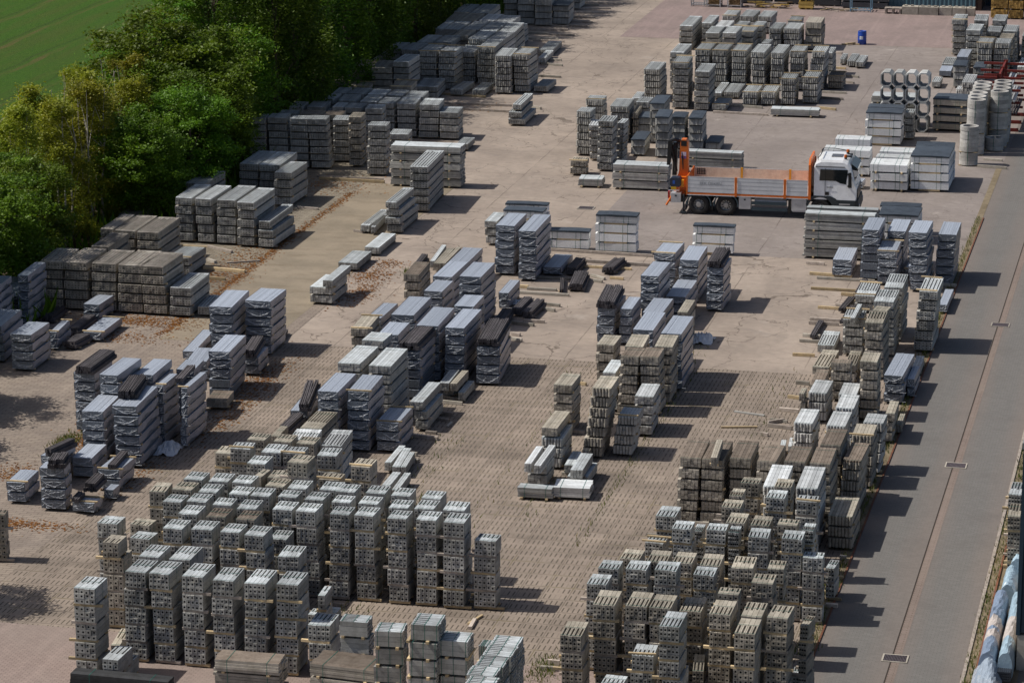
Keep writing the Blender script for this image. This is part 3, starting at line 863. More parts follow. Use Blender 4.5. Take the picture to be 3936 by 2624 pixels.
W -11.42 131.86 0.37 2.90 0.4 1 0.00 0.39 -
R|L3
P -14.05 115.98 0.88 0.66 0.5 4 0.00 0.39 kr
P -12.64 114.02 0.74 1.45 1.1 6 0.00 0.39 kb
W -11.95 117.45 0.85 3.40 -0.2 3 0.00 0.39 -
W -11.38 117.78 0.28 1.99 -0.5 2 0.00 0.39 -
P -11.48 120.88 0.33 1.71 0.4 1 0.00 0.39 kg
P -15.14 117.58 0.57 2.42 1.0 1 0.00 0.39 kr
P -11.59 111.29 0.35 1.73 -0.2 3 0.00 0.39 kb
P -11.30 112.41 0.20 1.50 0.2 1 0.00 0.39 kb
R|M1
R -14.56 113.50 0.77 1.90 -0.5 3 0.00 0.39 kw
R -13.40 113.44 0.76 1.73 -0.0 3 0.00 0.39 kw
R -13.15 110.38 0.76 1.89 -0.4 4 0.00 0.39 kw
R -14.38 108.07 0.76 1.94 -0.8 4 0.00 0.39 kw
R -13.22 107.99 0.81 1.97 -0.5 4 0.00 0.39 kw
R -11.77 107.03 0.80 1.23 -0.9 5 0.00 0.39 kw
R -11.88 105.48 0.86 1.53 0.3 5 0.00 0.39 kb,b1
R -11.94 102.78 0.71 2.22 -0.9 5 0.00 0.39 kr
R -12.85 98.20 0.79 2.53 0.5 6 0.00 0.39 kw
R -13.94 98.16 0.79 2.53 0.7 6 0.00 0.39 kw
P -15.11 112.82 0.20 0.86 -0.2 3 0.00 0.39 kb
R|M2
P -17.37 100.57 0.79 2.33 0.5 6 0.00 0.39 kr
P -16.51 100.64 0.85 2.36 0.7 6 0.00 0.39 kr
P -15.50 100.87 0.83 2.23 0.5 6 0.00 0.39 kr
P -14.61 100.68 0.72 2.10 -1.0 6 0.00 0.39 kr
P -13.62 100.76 0.79 1.94 -0.2 6 0.00 0.39 kr
P -12.72 100.79 0.78 1.99 -0.3 6 0.00 0.39 kr
P -12.71 103.09 0.78 2.11 -0.0 6 0.00 0.39 kr
P -16.34 99.68 0.22 2.18 5.3 1 2.31 0.39 kb
R -11.74 98.85 0.93 2.23 0.0 3 0.00 0.39 kb
R|N1
Q -17.66 82.50 0.64 1.25 1.7 4 0.00 0.55 kb,sf
Q -16.90 83.87 0.67 1.30 1.5 5 0.00 0.55 kb,sf
Q -16.08 83.94 0.65 1.27 1.0 5 0.00 0.55 kb,sf
Q -15.24 83.94 0.66 1.21 0.1 5 0.00 0.55 kb,sf
Q -14.60 85.40 0.67 1.27 0.3 4 0.00 0.55 kb,sf
Q -13.50 83.80 0.65 1.25 0.1 5 0.00 0.55 kb,sf
Q -12.57 82.39 0.62 1.30 0.4 5 0.00 0.55 c4,kb,sf
Q -12.60 83.86 0.63 1.25 -0.5 5 0.00 0.55 c4,kb
Q -11.77 83.81 0.63 1.12 -3.2 5 0.00 0.55 c4,kb
Q -11.10 84.73 0.25 0.88 -7.4 4 0.00 0.55 c3,kb
Q -14.40 81.08 0.59 1.27 -0.2 6 0.00 0.55 sf
R|N2
Q -15.39 81.27 0.65 0.95 1.5 4 0.00 0.55 sf,b1
Q -16.05 80.16 0.65 0.67 -0.5 3 0.00 0.55 sf
Q -14.13 83.40 0.34 1.39 6.7 2 0.00 0.55 c3,kb,sf
Q -11.39 84.74 0.20 0.73 3.2 1 0.00 0.55 c2
R|N3
Q -17.63 85.40 0.62 0.94 0.7 5 0.00 0.55 sf
Q -17.50 86.85 0.64 0.81 0.0 5 0.00 0.55 sf
Q -16.69 86.94 0.66 0.85 0.2 5 0.00 0.55 sf
Q -15.50 85.55 0.68 0.84 0.3 6 0.00 0.55 sf
Q -14.50 86.88 0.65 0.80 0.7 5 0.00 0.55 sf
Q -15.69 89.93 0.30 0.77 0.5 3 0.00 0.55 sf,c2
Q -13.63 85.26 0.65 0.59 0.7 5 0.00 0.55 c4,kb
R|N4
Q -17.37 89.49 0.64 0.93 0.3 4 0.00 0.55 kb,sf
Q -16.21 87.93 0.64 1.11 1.0 5 0.00 0.55 kb,sf
Q -15.38 87.95 0.62 1.05 0.9 5 0.00 0.55 kb,sf
Q -14.53 87.91 0.63 1.13 1.0 5 0.00 0.55 kb,sf
Q -13.48 87.92 0.68 1.13 0.4 5 0.00 0.55 kb
Q -12.63 86.61 0.67 0.89 0.3 5 0.00 0.55 c4,kb
Q -12.48 87.92 0.52 0.85 1.4 5 0.00 0.55 c4,kb
R|N5
Q -17.12 92.64 0.63 0.70 -3.8 3 0.00 0.55 b2
Q -16.00 91.12 0.62 0.82 -0.5 5 0.00 0.55 sf
Q -14.88 91.13 0.64 0.69 0.7 5 0.00 0.55 sf
Q -15.64 92.52 0.30 0.75 -0.6 4 0.00 0.55 sf
Q -14.28 91.01 0.35 0.69 1.6 5 0.00 0.55 sf
Q -13.48 90.82 0.65 0.93 1.2 5 0.00 0.55 sf
Q -12.45 90.90 0.67 0.85 1.1 5 0.00 0.55 sf
Q -11.71 90.65 0.65 0.58 0.8 4 0.00 0.55 c4
Q -12.07 91.77 0.37 0.77 -0.9 5 0.00 0.55 sf
Q -11.41 93.07 0.30 0.83 -4.0 2 0.00 0.55 c3
R|N6
Q -16.98 94.02 0.67 1.10 -0.2 4 0.00 0.55 sf
Q -14.41 92.12 0.61 1.04 0.2 5 0.00 0.55 kb,sf
Q -13.55 92.05 0.61 1.00 0.2 5 0.00 0.55 kb,sf
Q -12.75 92.04 0.66 0.62 0.1 5 0.00 0.55 c4,kb
Q -14.84 93.59 0.64 0.85 1.0 5 0.00 0.55 sf,kb
Q -14.84 94.81 0.44 0.81 -0.1 5 0.00 0.55 sf,kb
Q -14.59 96.17 0.63 0.69 -0.2 5 0.00 0.55 kb,sf
Q -13.59 94.92 0.63 0.87 0.3 5 0.00 0.55 sf
Q -13.54 96.15 0.59 0.91 0.4 5 0.00 0.55 kb,sf
Q -12.47 94.64 0.68 0.65 1.0 5 0.00 0.55 c4,b1
R|O1
Q -21.53 79.43 0.82 0.95 1.2 6 0.00 0.55 kg
Q -22.67 80.04 0.84 0.77 5.5 5 0.00 0.55 kg
Q -24.27 81.97 0.88 0.64 1.3 4 0.00 0.55 kg
Q -20.47 79.71 0.87 0.80 0.7 5 0.00 0.55 kg
Q -20.01 80.80 0.30 0.52 0.1 4 0.00 0.55 kg
Q -19.09 79.73 0.82 0.82 0.1 5 0.00 0.55 kg
Q -19.07 78.89 0.85 0.84 0.9 5 0.00 0.55 kg
Q -19.08 77.98 0.82 0.77 0.0 5 0.00 0.55 kg
Q -19.11 77.22 0.84 0.73 0.1 5 0.00 0.55 kg
Q -19.09 76.48 0.83 0.72 -0.4 5 0.00 0.55 kg
R|P1
W -51.59 121.78 1.82 3.46 4.2 3 0.00 0.39 -
W -49.35 115.15 1.12 2.80 4.7 4 0.00 0.39 -
W -47.51 113.79 1.02 2.05 0.7 4 0.00 0.39 -
W -50.22 120.51 0.52 2.50 4.4 6 0.00 0.39 -
W -47.57 117.15 0.31 2.09 4.5 2 0.00 0.39 b2
W -46.39 119.15 0.91 2.69 0.7 1 0.00 0.39 b2
W -47.58 121.76 0.84 1.72 -1.0 2 0.00 0.39 -
W -50.71 118.11 0.76 1.93 5.2 6 0.00 0.39 -
R|P2
W -39.97 117.42 1.09 2.87 3.8 6 0.00 0.39 -
W -38.81 118.37 1.22 2.17 0.4 6 0.00 0.39 -
W -38.35 111.95 0.96 2.60 4.6 5 0.00 0.39 -
W -40.16 114.08 0.94 2.13 8.1 2 0.00 0.39 -
W -38.15 114.99 0.74 1.65 3.6 2 0.00 0.39 -
D -38.25 115.09 0.58 2.28 8.6 1 0.78 0.34 kr
W -41.50 117.57 0.49 3.54 4.5 1 0.00 0.39 -
P -37.93 109.80 0.93 1.37 5.6 1 0.00 0.39 kr
D -38.62 120.27 0.21 1.40 8.6 1 0.00 0.34 kr
W -38.74 108.49 0.81 1.48 3.8 5 0.00 0.39 -
R|P3
W -41.77 106.09 0.95 1.92 -0.3 6 0.00 0.39 -
D -41.66 106.15 0.76 2.58 0.2 1 2.34 0.34 kr
W -40.21 105.04 0.80 2.50 -0.4 7 0.00 0.39 -
W -39.40 106.58 0.79 2.28 0.8 6 0.00 0.39 -
W -40.17 102.65 0.93 2.20 5.5 5 0.00 0.39 -
W -38.73 102.61 1.04 2.78 4.1 6 0.00 0.39 -
D -39.07 103.16 0.74 2.24 8.5 1 2.34 0.34 kr
W -38.39 105.02 0.30 1.72 -0.5 6 0.00 0.39 b1
W -37.43 105.17 0.23 2.32 0.3 6 0.00 0.39 b1
D -37.85 105.58 0.31 1.94 5.7 1 2.34 0.34 kr
W -41.04 105.68 0.27 1.54 0.6 4 0.00 0.39 -
R|P4
W -41.07 97.04 0.75 1.55 4.1 2 0.00 0.39 b1
W -39.47 96.17 1.00 0.77 4.2 4 0.00 0.39 -
D -39.30 96.22 0.65 0.91 10.4 1 1.56 0.34 kr
W -39.87 100.49 0.85 1.77 3.9 2 0.00 0.39 -
W -38.37 99.25 0.91 1.68 0.4 2 0.00 0.39 b2
D -38.32 99.28 0.29 1.75 5.4 1 0.78 0.34 kr
W -38.26 96.14 0.92 0.77 -1.4 1 0.00 0.39 b2
D -38.54 95.99 0.30 0.82 4.9 1 0.39 0.34 kr
D -38.50 97.47 0.50 1.23 3.4 1 0.39 0.34 kr
W -40.60 99.25 0.47 1.76 -6.6 3 0.00 0.39 -
D -40.31 98.89 0.36 1.50 -13.5 1 1.17 0.34 kr
W -37.95 97.64 0.34 0.66 -1.3 1 0.00 0.39 -
R|Q1
D -27.16 135.32 0.62 2.03 -5.3 1 0.00 0.34 kr
D -28.15 132.11 0.75 2.51 4.2 1 0.00 0.34 kr
D -28.92 134.79 0.58 2.09 -0.5 1 0.00 0.34 kr
W -29.77 134.84 0.91 2.64 0.2 1 0.00 0.39 -
D -28.84 131.42 0.18 2.37 9.4 1 0.00 0.34 kr
D -29.61 127.04 0.48 2.19 -1.0 1 0.00 0.34 kr
D -29.01 126.68 0.51 2.37 -0.6 1 0.00 0.34 kr
D -29.96 124.84 0.57 1.74 4.0 3 0.00 0.34 kr
W -30.48 128.01 0.44 2.43 1.0 2 0.00 0.39 -
D -36.11 133.62 0.44 2.86 2.5 1 0.00 0.34 kr
D -34.31 109.94 0.56 3.46 10.3 1 0.39 0.34 kr
D -34.21 107.32 0.54 1.80 -0.3 1 0.00 0.34 kr
D -15.44 128.81 0.21 2.84 -1.5 1 0.00 0.34 kr
D -16.42 126.14 0.23 2.63 0.3 1 0.00 0.34 kr
D -49.41 121.06 0.54 1.74 2.4 1 0.00 0.34 kr
D -47.54 119.70 0.56 2.36 2.1 1 0.00 0.34 kr
D -46.77 117.09 0.65 1.39 -6.0 1 0.00 0.34 kr
D -15.46 134.01 0.23 2.52 -1.2 1 0.00 0.34 kr
D -15.73 130.80 0.30 2.24 -5.2 1 0.00 0.34 kr
P -15.22 108.14 0.19 1.19 3.2 1 0.00 0.39 kg
P -14.99 108.52 0.14 1.12 4.3 1 0.00 0.39 kw
R|R1
P -29.07 103.78 0.24 2.20 1.7 1 0.00 0.39 kg
P -28.74 103.40 0.30 2.37 3.9 1 0.00 0.39 kg
P -28.47 103.23 0.20 1.89 4.4 1 0.00 0.39 kg
P -28.43 100.82 0.31 1.64 0.8 1 0.00 0.39 kg
P -27.99 100.64 0.24 2.07 3.3 1 0.00 0.39 kg
P -29.42 113.17 0.39 2.01 3.8 1 0.39 0.39 kg
P -29.01 113.15 0.27 1.97 -0.4 1 0.39 0.39 kb
P -28.74 113.11 0.27 1.77 0.7 1 0.00 0.39 kg
P -35.61 135.13 0.22 3.32 4.8 1 0.00 0.39 kg
P -35.21 134.67 0.35 3.21 1.5 1 0.00 0.39 kb
P -34.91 134.82 0.20 3.35 0.7 1 0.00 0.39 kb
R|R2
Q -5.78 96.67 0.52 1.41 -0.0 4 0.00 0.55 kb
Q -5.92 98.99 0.52 1.43 -1.1 4 0.00 0.55 -
Q -39.36 90.55 0.77 0.58 10.9 3 0.00 0.55 kr
R|R3
L -30.72 79.26 3.08 0.50 -1.4 2 0.00 0.43 kk
L -27.10 80.48 1.99 0.85 0.4 3 0.00 0.43 kr
L -24.14 80.82 2.10 1.20 -6.0 3 0.00 0.43 kr
R|R4
Q -31.40 81.16 0.67 1.09 -1.0 1 0.00 0.55 c4
Q -31.23 80.36 0.52 1.18 -1.1 1 0.55 0.55 c3
Q -32.16 83.06 0.30 1.47 8.0 1 0.00 0.55 kb,c2
Q -26.31 85.52 0.24 0.90 3.3 3 0.00 0.55 c1
Q -26.55 85.07 0.24 0.56 -1.5 2 0.00 0.55 c2
P -26.61 87.23 0.47 0.56 0.7 1 0.00 0.39 -
"""

# ---------------------------------------------------------------- stacks of concrete ware
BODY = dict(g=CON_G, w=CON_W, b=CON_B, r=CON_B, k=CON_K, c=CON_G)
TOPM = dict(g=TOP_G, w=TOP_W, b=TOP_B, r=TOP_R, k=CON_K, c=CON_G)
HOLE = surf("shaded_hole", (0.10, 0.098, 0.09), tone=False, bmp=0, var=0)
def post(m, x0, x1, y0, y1, z0, z1, r, seg, tone, top=0):
    """square post lying along y with a round hole in its front end"""
    n = len(m.v); cx, cz = (x0 + x1) / 2, (z0 + z1) / 2
    sq = [(x0, z0), (cx, z0), (x1, z0), (x1, cz), (x1, z1), (cx, z1), (x0, z1), (x0, cz)]
    m.v += [(p[0], y0, p[1]) for p in sq]
    an = [radians(225 + 45 * i) for i in range(8)]
    m.v += [(cx + r * cos(a), y0, cz + r * sin(a)) for a in an]
    m.v += [(cx + r * cos(a), y0 + .10, cz + r * sin(a)) for a in an]
    m.v += [(x0, y1, z0), (x1, y1, z0), (x1, y1, z1), (x0, y1, z1)]
    for i in range(8):
        j = (i + 1) % 8
        m.quad((n + i, n + j, n + 8 + j, n + 8 + i), 0, tone)
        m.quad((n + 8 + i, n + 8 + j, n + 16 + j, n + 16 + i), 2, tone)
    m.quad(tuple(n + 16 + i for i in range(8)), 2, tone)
    b = n + 24
    m.quad((n, b, b + 1, n + 2), 0, tone); m.quad((n + 2, b + 1, b + 2, n + 4), 0, tone)
    m.quad((n + 4, b + 2, b + 3, n + 6), top, tone); m.quad((n + 6, b + 3, b, n), 0, tone); m.quad((b, b + 3, b + 2, b + 1), 0, tone)
BM = {}
def slot_top(m, x0, x1, y0, y1, z0, z1, ya, yb, sw, tone):
    """top skin with a groove between ya and yb; the skin has thickness z1-z0"""
    cx = (x0 + x1) / 2
    if ya > y0 + .01: m.box(x0, x1, y0, ya, z0, z1, 0, tone, 1)
    if yb < y1 - .01: m.box(x0, x1, yb, y1, z0, z1, 0, tone, 1)
    m.box(x0, cx - sw / 2, ya, yb, z0, z1, 0, tone, 1); m.box(cx + sw / 2, x1, ya, yb, z0, z1, 0, tone, 1)
def bundle_mesh(ty, w, L, H, k, top, opt, far):
    wq, Lq = max(.2, round(w / .06) * .06), max(.4, round(L / .12) * .12)
    var = RS.randrange(3)
    key = (ty, round(wq, 2), round(Lq, 2), round(H, 2), k, top, opt.get('s'), opt.get('c'), var)
    if key in BM: return BM[key], w / wq, L / Lq
    R = random.Random(hash((ty, round(wq, 2), round(Lq, 2), k, top, var)) & 0xffff)
    R = random.Random(int(wq * 100) * 7 + int(Lq * 100) * 13 + var * 101 + len(ty + k) + (5 if top else 0))
    w, L = wq, Lq
    m = MB(); x0, y0, y1 = -w / 2, -L / 2, L / 2
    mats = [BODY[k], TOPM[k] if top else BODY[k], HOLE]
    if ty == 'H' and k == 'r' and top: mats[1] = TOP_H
    s = opt.get('s'); GP = .005 if not far else .007
    def cells(cols, rows):
        pw, ph = w / cols, H / rows
        for i in range(cols):
            for j in range(rows):
                jx = R.uniform(-.002, .002); jy = R.gauss(0, .013); tn = R.uniform(.76, 1.15)
                yield i, j, x0 + i * pw + GP + jx, x0 + (i + 1) * pw - GP + jx, y0 + jy, y1 + R.gauss(0, .008), j * ph + .001, (j + 1) * ph - .005, tn, j == rows - 1
    if ty in ('Q', 'H'):
        cols = int(opt.get('c', 5)) if ty == 'Q' else max(2, round(w / .145))
        if ty == 'Q' and w > .78 and 'c' not in opt: cols = 6
        for i, j, a, b, c, d, e, f, tn, last in cells(cols, 3):
            g = .07 if last and top else 0
            post(m, a, b, c, d, e, f - g, .034 if ty == 'Q' else .03, 8, tn, 1 if last else 0)
            if g:
                if s == 'f': slot_top(m, a, b, c, d, f - g, f, c + .02, c + (d - c) * .55, .06, tn)
                elif ty == 'H': slot_top(m, a, b, c, d, f - g, f, c + (d - c) * .04, c + (d - c) * R.uniform(.85, .95), .062, tn)
                else: slot_top(m, a, b, c, d, f - g, f, c + (d - c) * R.choice([.42, .45, .5]), d - .03, .06, tn)
    elif ty == 'R':
        cols = max(3, round(w / .115))
        for i, j, a, b, c, d, e, f, tn, last in cells(cols, 2):
            h = (b - a) / 2; cx = (a + b) / 2
            plan = [(a, c + h * .9), (a + h * .3, c + h * .3), (cx, c), (b - h * .3, c + h * .3), (b, c + h * .9), (b, d), (a, d)]
            g = .065 if last and top else 0
            m.prism(plan, e, f - g, 0, tn, 'z')
            if last and not top: pass
            if g:
                if far or s:
                    slot_top(m, a, b, c + h * .5, d, f - g, f, c + h * 1.6, c + (d - c) * .93, .05, tn)
                else:
                    n_ = len(m.v); m.prism(plan, f - g, f, 1, tn, 'z')
    elif ty == 'P':
        cols = max(3, round(w / .12))
        for i, j, a, b, c, d, e, f, tn, last in cells(cols, 3):
            slot = last and top and (s or opt.get('slot'))
            g = .065 if slot else 0
            m.box(a, b, c, d, e, f - g, 0, tn, 1 if last else None)
            if g:
                if s == 'f': ya, yb = c + (d - c) * .06, c + (d - c) * .72
                elif s == 'b': ya, yb = c + (d - c) * .38, c + (d - c) * .97
                else: ya, yb = c + (d - c) * .1, c + (d - c) * .92
                slot_top(m, a, b, c, d, f - g, f, ya, yb, .056, tn)
    elif ty == 'W':
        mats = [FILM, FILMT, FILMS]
        cols = max(3, round(w / .11))
        pw = w / cols
        for i in range(cols):
            tn = R.uniform(.88, 1.08)
            m.box(x0 + i * pw + .003, x0 + (i + 1) * pw - .003, y0, y1, .0, H - R.uniform(0, .012), 0, tn, 1)
    elif ty == 'L':
        rows = 4; ph = H / rows; cols = max(2, round(L / .25)); pl = L / cols
        for j in range(rows):
            for i in range(cols):
                tn = R.uniform(.78, 1.12); jx = R.gauss(0, .02)
                m.box(-w / 2 + jx, w / 2 + R.gauss(0, .02), y0 + i * pl + .003 + (R.gauss(0, .01) if i == 0 else 0), y0 + (i + 1) * pl - .003, j * ph + .004, (j + 1) * ph - .004, 0, tn, 1 if j == rows - 1 else None)
    elif ty == 'S':
        mats = [BLOCK, TOP_W if k == 'w' else BLOCK, CON_K] if k != 'k' else [CON_B, CON_K, CON_K]
        nx = 3 if k == 'w' else 1; px = w / nx; cols = max(1, round(L / .35)); pl = L / cols
        for i in range(nx):
            for j in range(cols):
                m.box(-w / 2 + i * px + .002, -w / 2 + (i + 1) * px - .002, y0 + j * pl + .002, y0 + (j + 1) * pl - .002, 0, H, 0, R.uniform(.9, 1.08), 1)
    elif ty == 'V':
        n = max(6, round(w / .05)); px = w / n
        for i in range(n):
            a = -w / 2 + i * px; tn = R.uniform(.75, 1.15); jy = R.gauss(0, .012)
            b_ = len(m.v)
            xa, xb = a + .003, a + px - .003
            m.prism([(y0 + jy, 0), (y1 - .05, 0), (y1, H), (y0 + .09 + jy, H)], xa, xb, 0, tn, 'x')
    elif ty == 'D':
        mats = [ANTH, ANTH, ANTH]
        cols = max(1, round(w / .13)); pw = w / cols; rows = 2 if top and cols > 2 else 1; ph = .15
        for j in range(rows):
            for i in range(cols if j == 0 else max(1, cols - 1)):
                tn = R.uniform(.75, 1.3); a = -w / 2 + i * pw + .006 + j * pw * .3; b = a + pw - .014
                M_ = Matrix.Rotation(R.gauss(0, .012), 4, 'Z'); jy = R.gauss(0, .06)
                z0 = j * ph; z1 = z0 + ph - .004
                m.box(a, b, y0 + jy, y1 + jy, z0, z1 - .03, 0, tn, None, M_)
                cx = (a + b) / 2
                m.box(a, cx - .016, y0 + jy, y1 + jy, z1 - .03, z1, 0, tn, None, M_); m.box(cx + .016, b, y0 + jy, y1 + jy, z1 - .03, z1, 0, tn, None, M_)
    me = m.mesh("bundle", mats)
    BM[key] = me
    return me, 1.0 if False else 1.0, 1.0
def get_bundle(ty, w, L, H, k, top, opt, far):
    r_ = bundle_mesh(ty, w, L, H, k, top, opt, far)
    wq, Lq = max(.2, round(w / .06) * .06), max(.4, round(L / .12) * .12)
    return r_[0], w / wq, L / Lq
BT = {}
def batten_mesh(w, th, dp, axis, wood=0):
    key = (round(w, 1), th, dp, axis, wood, RS.randrange(3))
    if key in BT: return BT[key]
    m = MB(); R = random.Random(len(BT)); tw = R.gauss(0, .012); hw = round(w, 1) / 2
    if axis == 'x': pl = [(-hw, -dp / 2 - tw), (hw, -dp / 2 + tw), (hw, dp / 2 + tw), (-hw, dp / 2 - tw)]
    else: pl = [(-dp / 2 - tw, -hw), (dp / 2 - tw, -hw), (dp / 2 + tw, hw), (-dp / 2 + tw, hw)]
    m.prism(pl, 0.001, th - .001, 0, R.uniform(.8, 1.25), 'z')
    me = m.mesh("batten", [WOOD, WOODG][wood]); BT[key] = me
    return me
ST = {}
def strap_mesh(ty, w, L, H, pos):
    key = (ty, round(w, 1), round(L, 1), round(H, 2), pos)
    if key in ST: return ST[key]
    m = MB(); e = .004; t_ = .016
    def loop(P, Q):                       # closed band following the outline P (inner) and Q (outer)
        n = len(m.v); k = len(P)
        for off in (-t_ / 2, t_ / 2):
            for (u, v_) in P: m.v.append((u, off, v_) if ty not in 'LS' else (off, u, v_))
        for i in range(k):
            j = (i + 1) % k; m.quad((n + i, n + j, n + k + j, n + k + i))
    hw = (w / 2 if ty not in 'LS' else L / 2) + (.006 if ty not in 'LS' else .018)
    loop([(-hw, -e), (hw, -e), (hw, H + e), (-hw, H + e)], None)
    me = m.mesh("strap", STRAP); ST[key] = me
    return me
def strap_pos(ty, w, L):
    if ty == 'L': return [-w * .3, w * .32]
    if ty == 'S': return [-w * .4, -w * .28, w * .18, w * .3]
    return [-L / 2 + .06, L * .08 if L < 1.4 else L / 2 - .35]
FM = {}
def film_mesh(w, L, H):
    key = (round(w, 1), round(L, 1), RS.randrange(8))
    if key in FM: return FM[key]
    R = random.Random(len(FM) * 3 + 1); m = MB()
    # pale welded seam sagging across the front, with a few stray folds
    def strip(P, r):
        m.tube(P, r, 5, 0, R.uniform(.9, 1.3))
    sag = R.uniform(.08, .3); pk = R.uniform(.35, .65)
    P = []
    for i in range(11):
        u = i / 10; P.append((-w / 2 + .02 + u * (w - .04), -L / 2 - .008 - .006 * R.random(), H * (.88 - (1 - sag) * .8 * (1 - abs((u - pk) / max(pk, 1 - pk)) ** 1.7)) + R.gauss(0, .006)))
    strip(P, [.002 + .009 * R.random() ** 1.5 for _ in P])
    for q in range(R.randrange(3, 6)):
        u0, u1 = sorted((R.random(), R.random())); z0, z1 = R.uniform(.1, .9) * H, R.uniform(.1, .9) * H
        strip([(-w / 2 + w * (u0 + (u1 - u0) * i / 4), -L / 2 - .006, z0 + (z1 - z0) * i / 4 + R.gauss(0, .012)) for i in range(5)], [.002, .007, .002, .006, .002])
    # side sheet with a wavy lower edge
    for sx in (1, -1):
        n = len(m.v); K = 16; ph = R.random() * 6
        for i in range(K + 1):
            y = -L / 2 + L * i / K
            lo = H * (.10 + .22 * (1 + sin(ph + i * .55 + R.gauss(0, .15))) * (.6 + .4 * R.random()))
            x = sx * (w / 2 + .007 + .004 * sin(i * 1.3))
            m.v += [(x, y, lo), (x, y, H * 1.0 + .001)]
        for i in range(K): m.quad((n + 2 * i, n + 2 * i + 2, n + 2 * i + 3, n + 2 * i + 1) if sx > 0 else (n + 2 * i + 1, n + 2 * i + 3, n + 2 * i + 2, n + 2 * i), 1, R.uniform(.93, 1.05))
    # lower skirt of film bulging past the front corners
    for q in range(3):
        u = R.uniform(-.5, .5) * w
        strip([(u + .05 * i, -L / 2 - .010, .02 + .01 * R.random()) for i in range(4)], .006)
    me = m.mesh("film", [FILMW, FILMS]); FM[key] = me
    return me
CV = {}
def cover_mesh(w, L, fold):
    R = random.Random(int(w * 50) + fold); m = MB(); K = 8
    n = 0
    for i in range(K + 1):
        for j in range(3):
            x = -w / 2 - .015 + (w + .03) * i / K; y = -L / 2 - .02 + (L + .03) * j / 2
            m.v.append((x, y, .008 + .010 * R.random() + (.02 * sin(i * pi / K))))
    for i in range(K):
        for j in range(2):
            a = i * 3 + j; m.quad((a, a + 3, a + 4, a + 1))
    n = len(m.v)
    for i in range(K + 1):
        x = -w / 2 - .015 + (w + .03) * i / K; m.v += [(x, -L / 2 - .022, .012), (x, -L / 2 - .026, -.05 - .02 * R.random())]
    for i in range(K): m.quad((n + 2 * i + 1, n + 2 * i + 3, n + 2 * i + 2, n + 2 * i))
    x1 = w / 2 + .018; n = len(m.v); m.v += [(x1, -L / 2 - .02, .012), (x1, L / 2 + .01, .012), (x1 + .004, L / 2 + .01, -.06), (x1 + .004, -L / 2 - .02, -.05)]; m.quad((n, n + 3, n + 2, n + 1))
    me = m.mesh("cover", COVER)
    return me

NUM = ['zero', 'one', 'two', 'three', 'four', 'five', 'six', 'seven', 'eight']
ORD = ['', 'first', 'second', 'third', 'fourth', 'fifth', 'sixth', 'seventh', 'eighth', 'ninth', 'tenth', 'eleventh', 'twelfth', 'thirteenth', 'fourteenth', 'fifteenth', 'sixteenth', 'seventeenth', 'eighteenth', 'nineteenth', 'twentieth']
KIND = dict(Q=("hollow_post_stack", "hollow concrete posts", "post stack", "stacks of hollow square concrete posts"),
            H=("notched_post_stack", "notched concrete posts", "post stack", "stacks of notched concrete posts"),
            P=("slim_post_stack", "slim concrete bars", "bar stack", "stacks of slim concrete bars"),
            R=("ribbed_post_stack", "round-ended posts", "post stack", "stacks of round ended concrete posts"),
            W=("wrapped_post_stack", "film-wrapped posts", "wrapped stack", "stacks of posts wrapped in plastic film"),
            L=("plank_stack", "long planks", "plank stack", "stacks of long planks lying sideways"),
            S=("block_stack", "long blocks", "block stack", "stacks of long concrete blocks"),
            V=("slab_stack", "upright thin slabs", "slab stack", "stacks of thin upright slabs"),
            D=("dark_post_pile", "anthracite posts", "post pile", "loose piles of dark posts"))
TONE = dict(g="grey", w="pale", b="beige", r="brown-topped", k="black", c="dark-capped")
WHERE = dict(A1="front row at lower left", A2="second row at lower left", AE="ragged left edge of lower left block", A3="third row at lower left",
    A4="fourth row at lower left", A5="long tall wall at lower left", A6="row behind the long tall wall", A7="rearmost even row at lower left",
    A8="uneven row behind lower left block", A9="boarded row behind lower left block", A10="beige row near dark loose posts", A11="slotted row behind lower left block",
    B1="wrapped row left of paved centre", B2="pale group between central wrapped stacks", B3="front of central wrapped cluster", B4="rear of central wrapped cluster",
    B5="back end of central cluster", C1="line along the sandy strip", C2="spot behind the lone tall stack", D1="front row under the trees",
    D2="second row under the trees", D3="row beyond leaf-strewn gap", D4="fourth row under the trees", E1="very tall row beside dark trees",
    E2="row at the leafy gap's end", E3="low field beside dark trees", E4="mixed row below the dark trees", F1="front ribbed row at upper left",
    F2="second ribbed row at upper left", F3="third ribbed row at upper left", F4="rearmost ribbed rows, upper left", G1="top edge left of open lane",
    G2="stepped pile in the open lane", H1="near left of upper central block", H2="long boarded row, upper centre", H3="middle rows, upper central block",
    H4="rear rows, upper central block", H5="low front row, upper centre", H6="pallet before upper central block", I1="left end of group behind truck",
    I2="tall stacks near truck's crane", I3="capped slab group behind truck", I4="planks around the truck's rear", J1="plank wall right of the truck",
    J2="white blocks along the lane", J3="blocks between truck and pipe rings", J4="top right corner before shed", J5="small stacks left of red rack",
    K1="wrapped group right of centre lane", K2="brown group right of centre", K3="leaning group right of centre", L1="wrapped group by the road",
    L2="slotted group by the road", L3="beige group by folded film", M1="scalloped group by the road", M2="brown row at lower right",
    N1="front row at lower right", N2="bottom edge at lower right", N3="second row at lower right", N4="brown row inside lower right block",
    N5="rear rows of lower right block", N6="mixed row below brown bars", O1="strapped group at bottom centre", P1="wrapped group at left edge",
    P2="tall wrapped pair at left", P3="wrapped wall at left", P4="ragged wrapped end at left", Q1="dark posts around the yard",
    R1="loose pale posts mid yard", R2="far frame edges", R3="bottom edge at lower left", R4="leftovers between lower left front stacks")
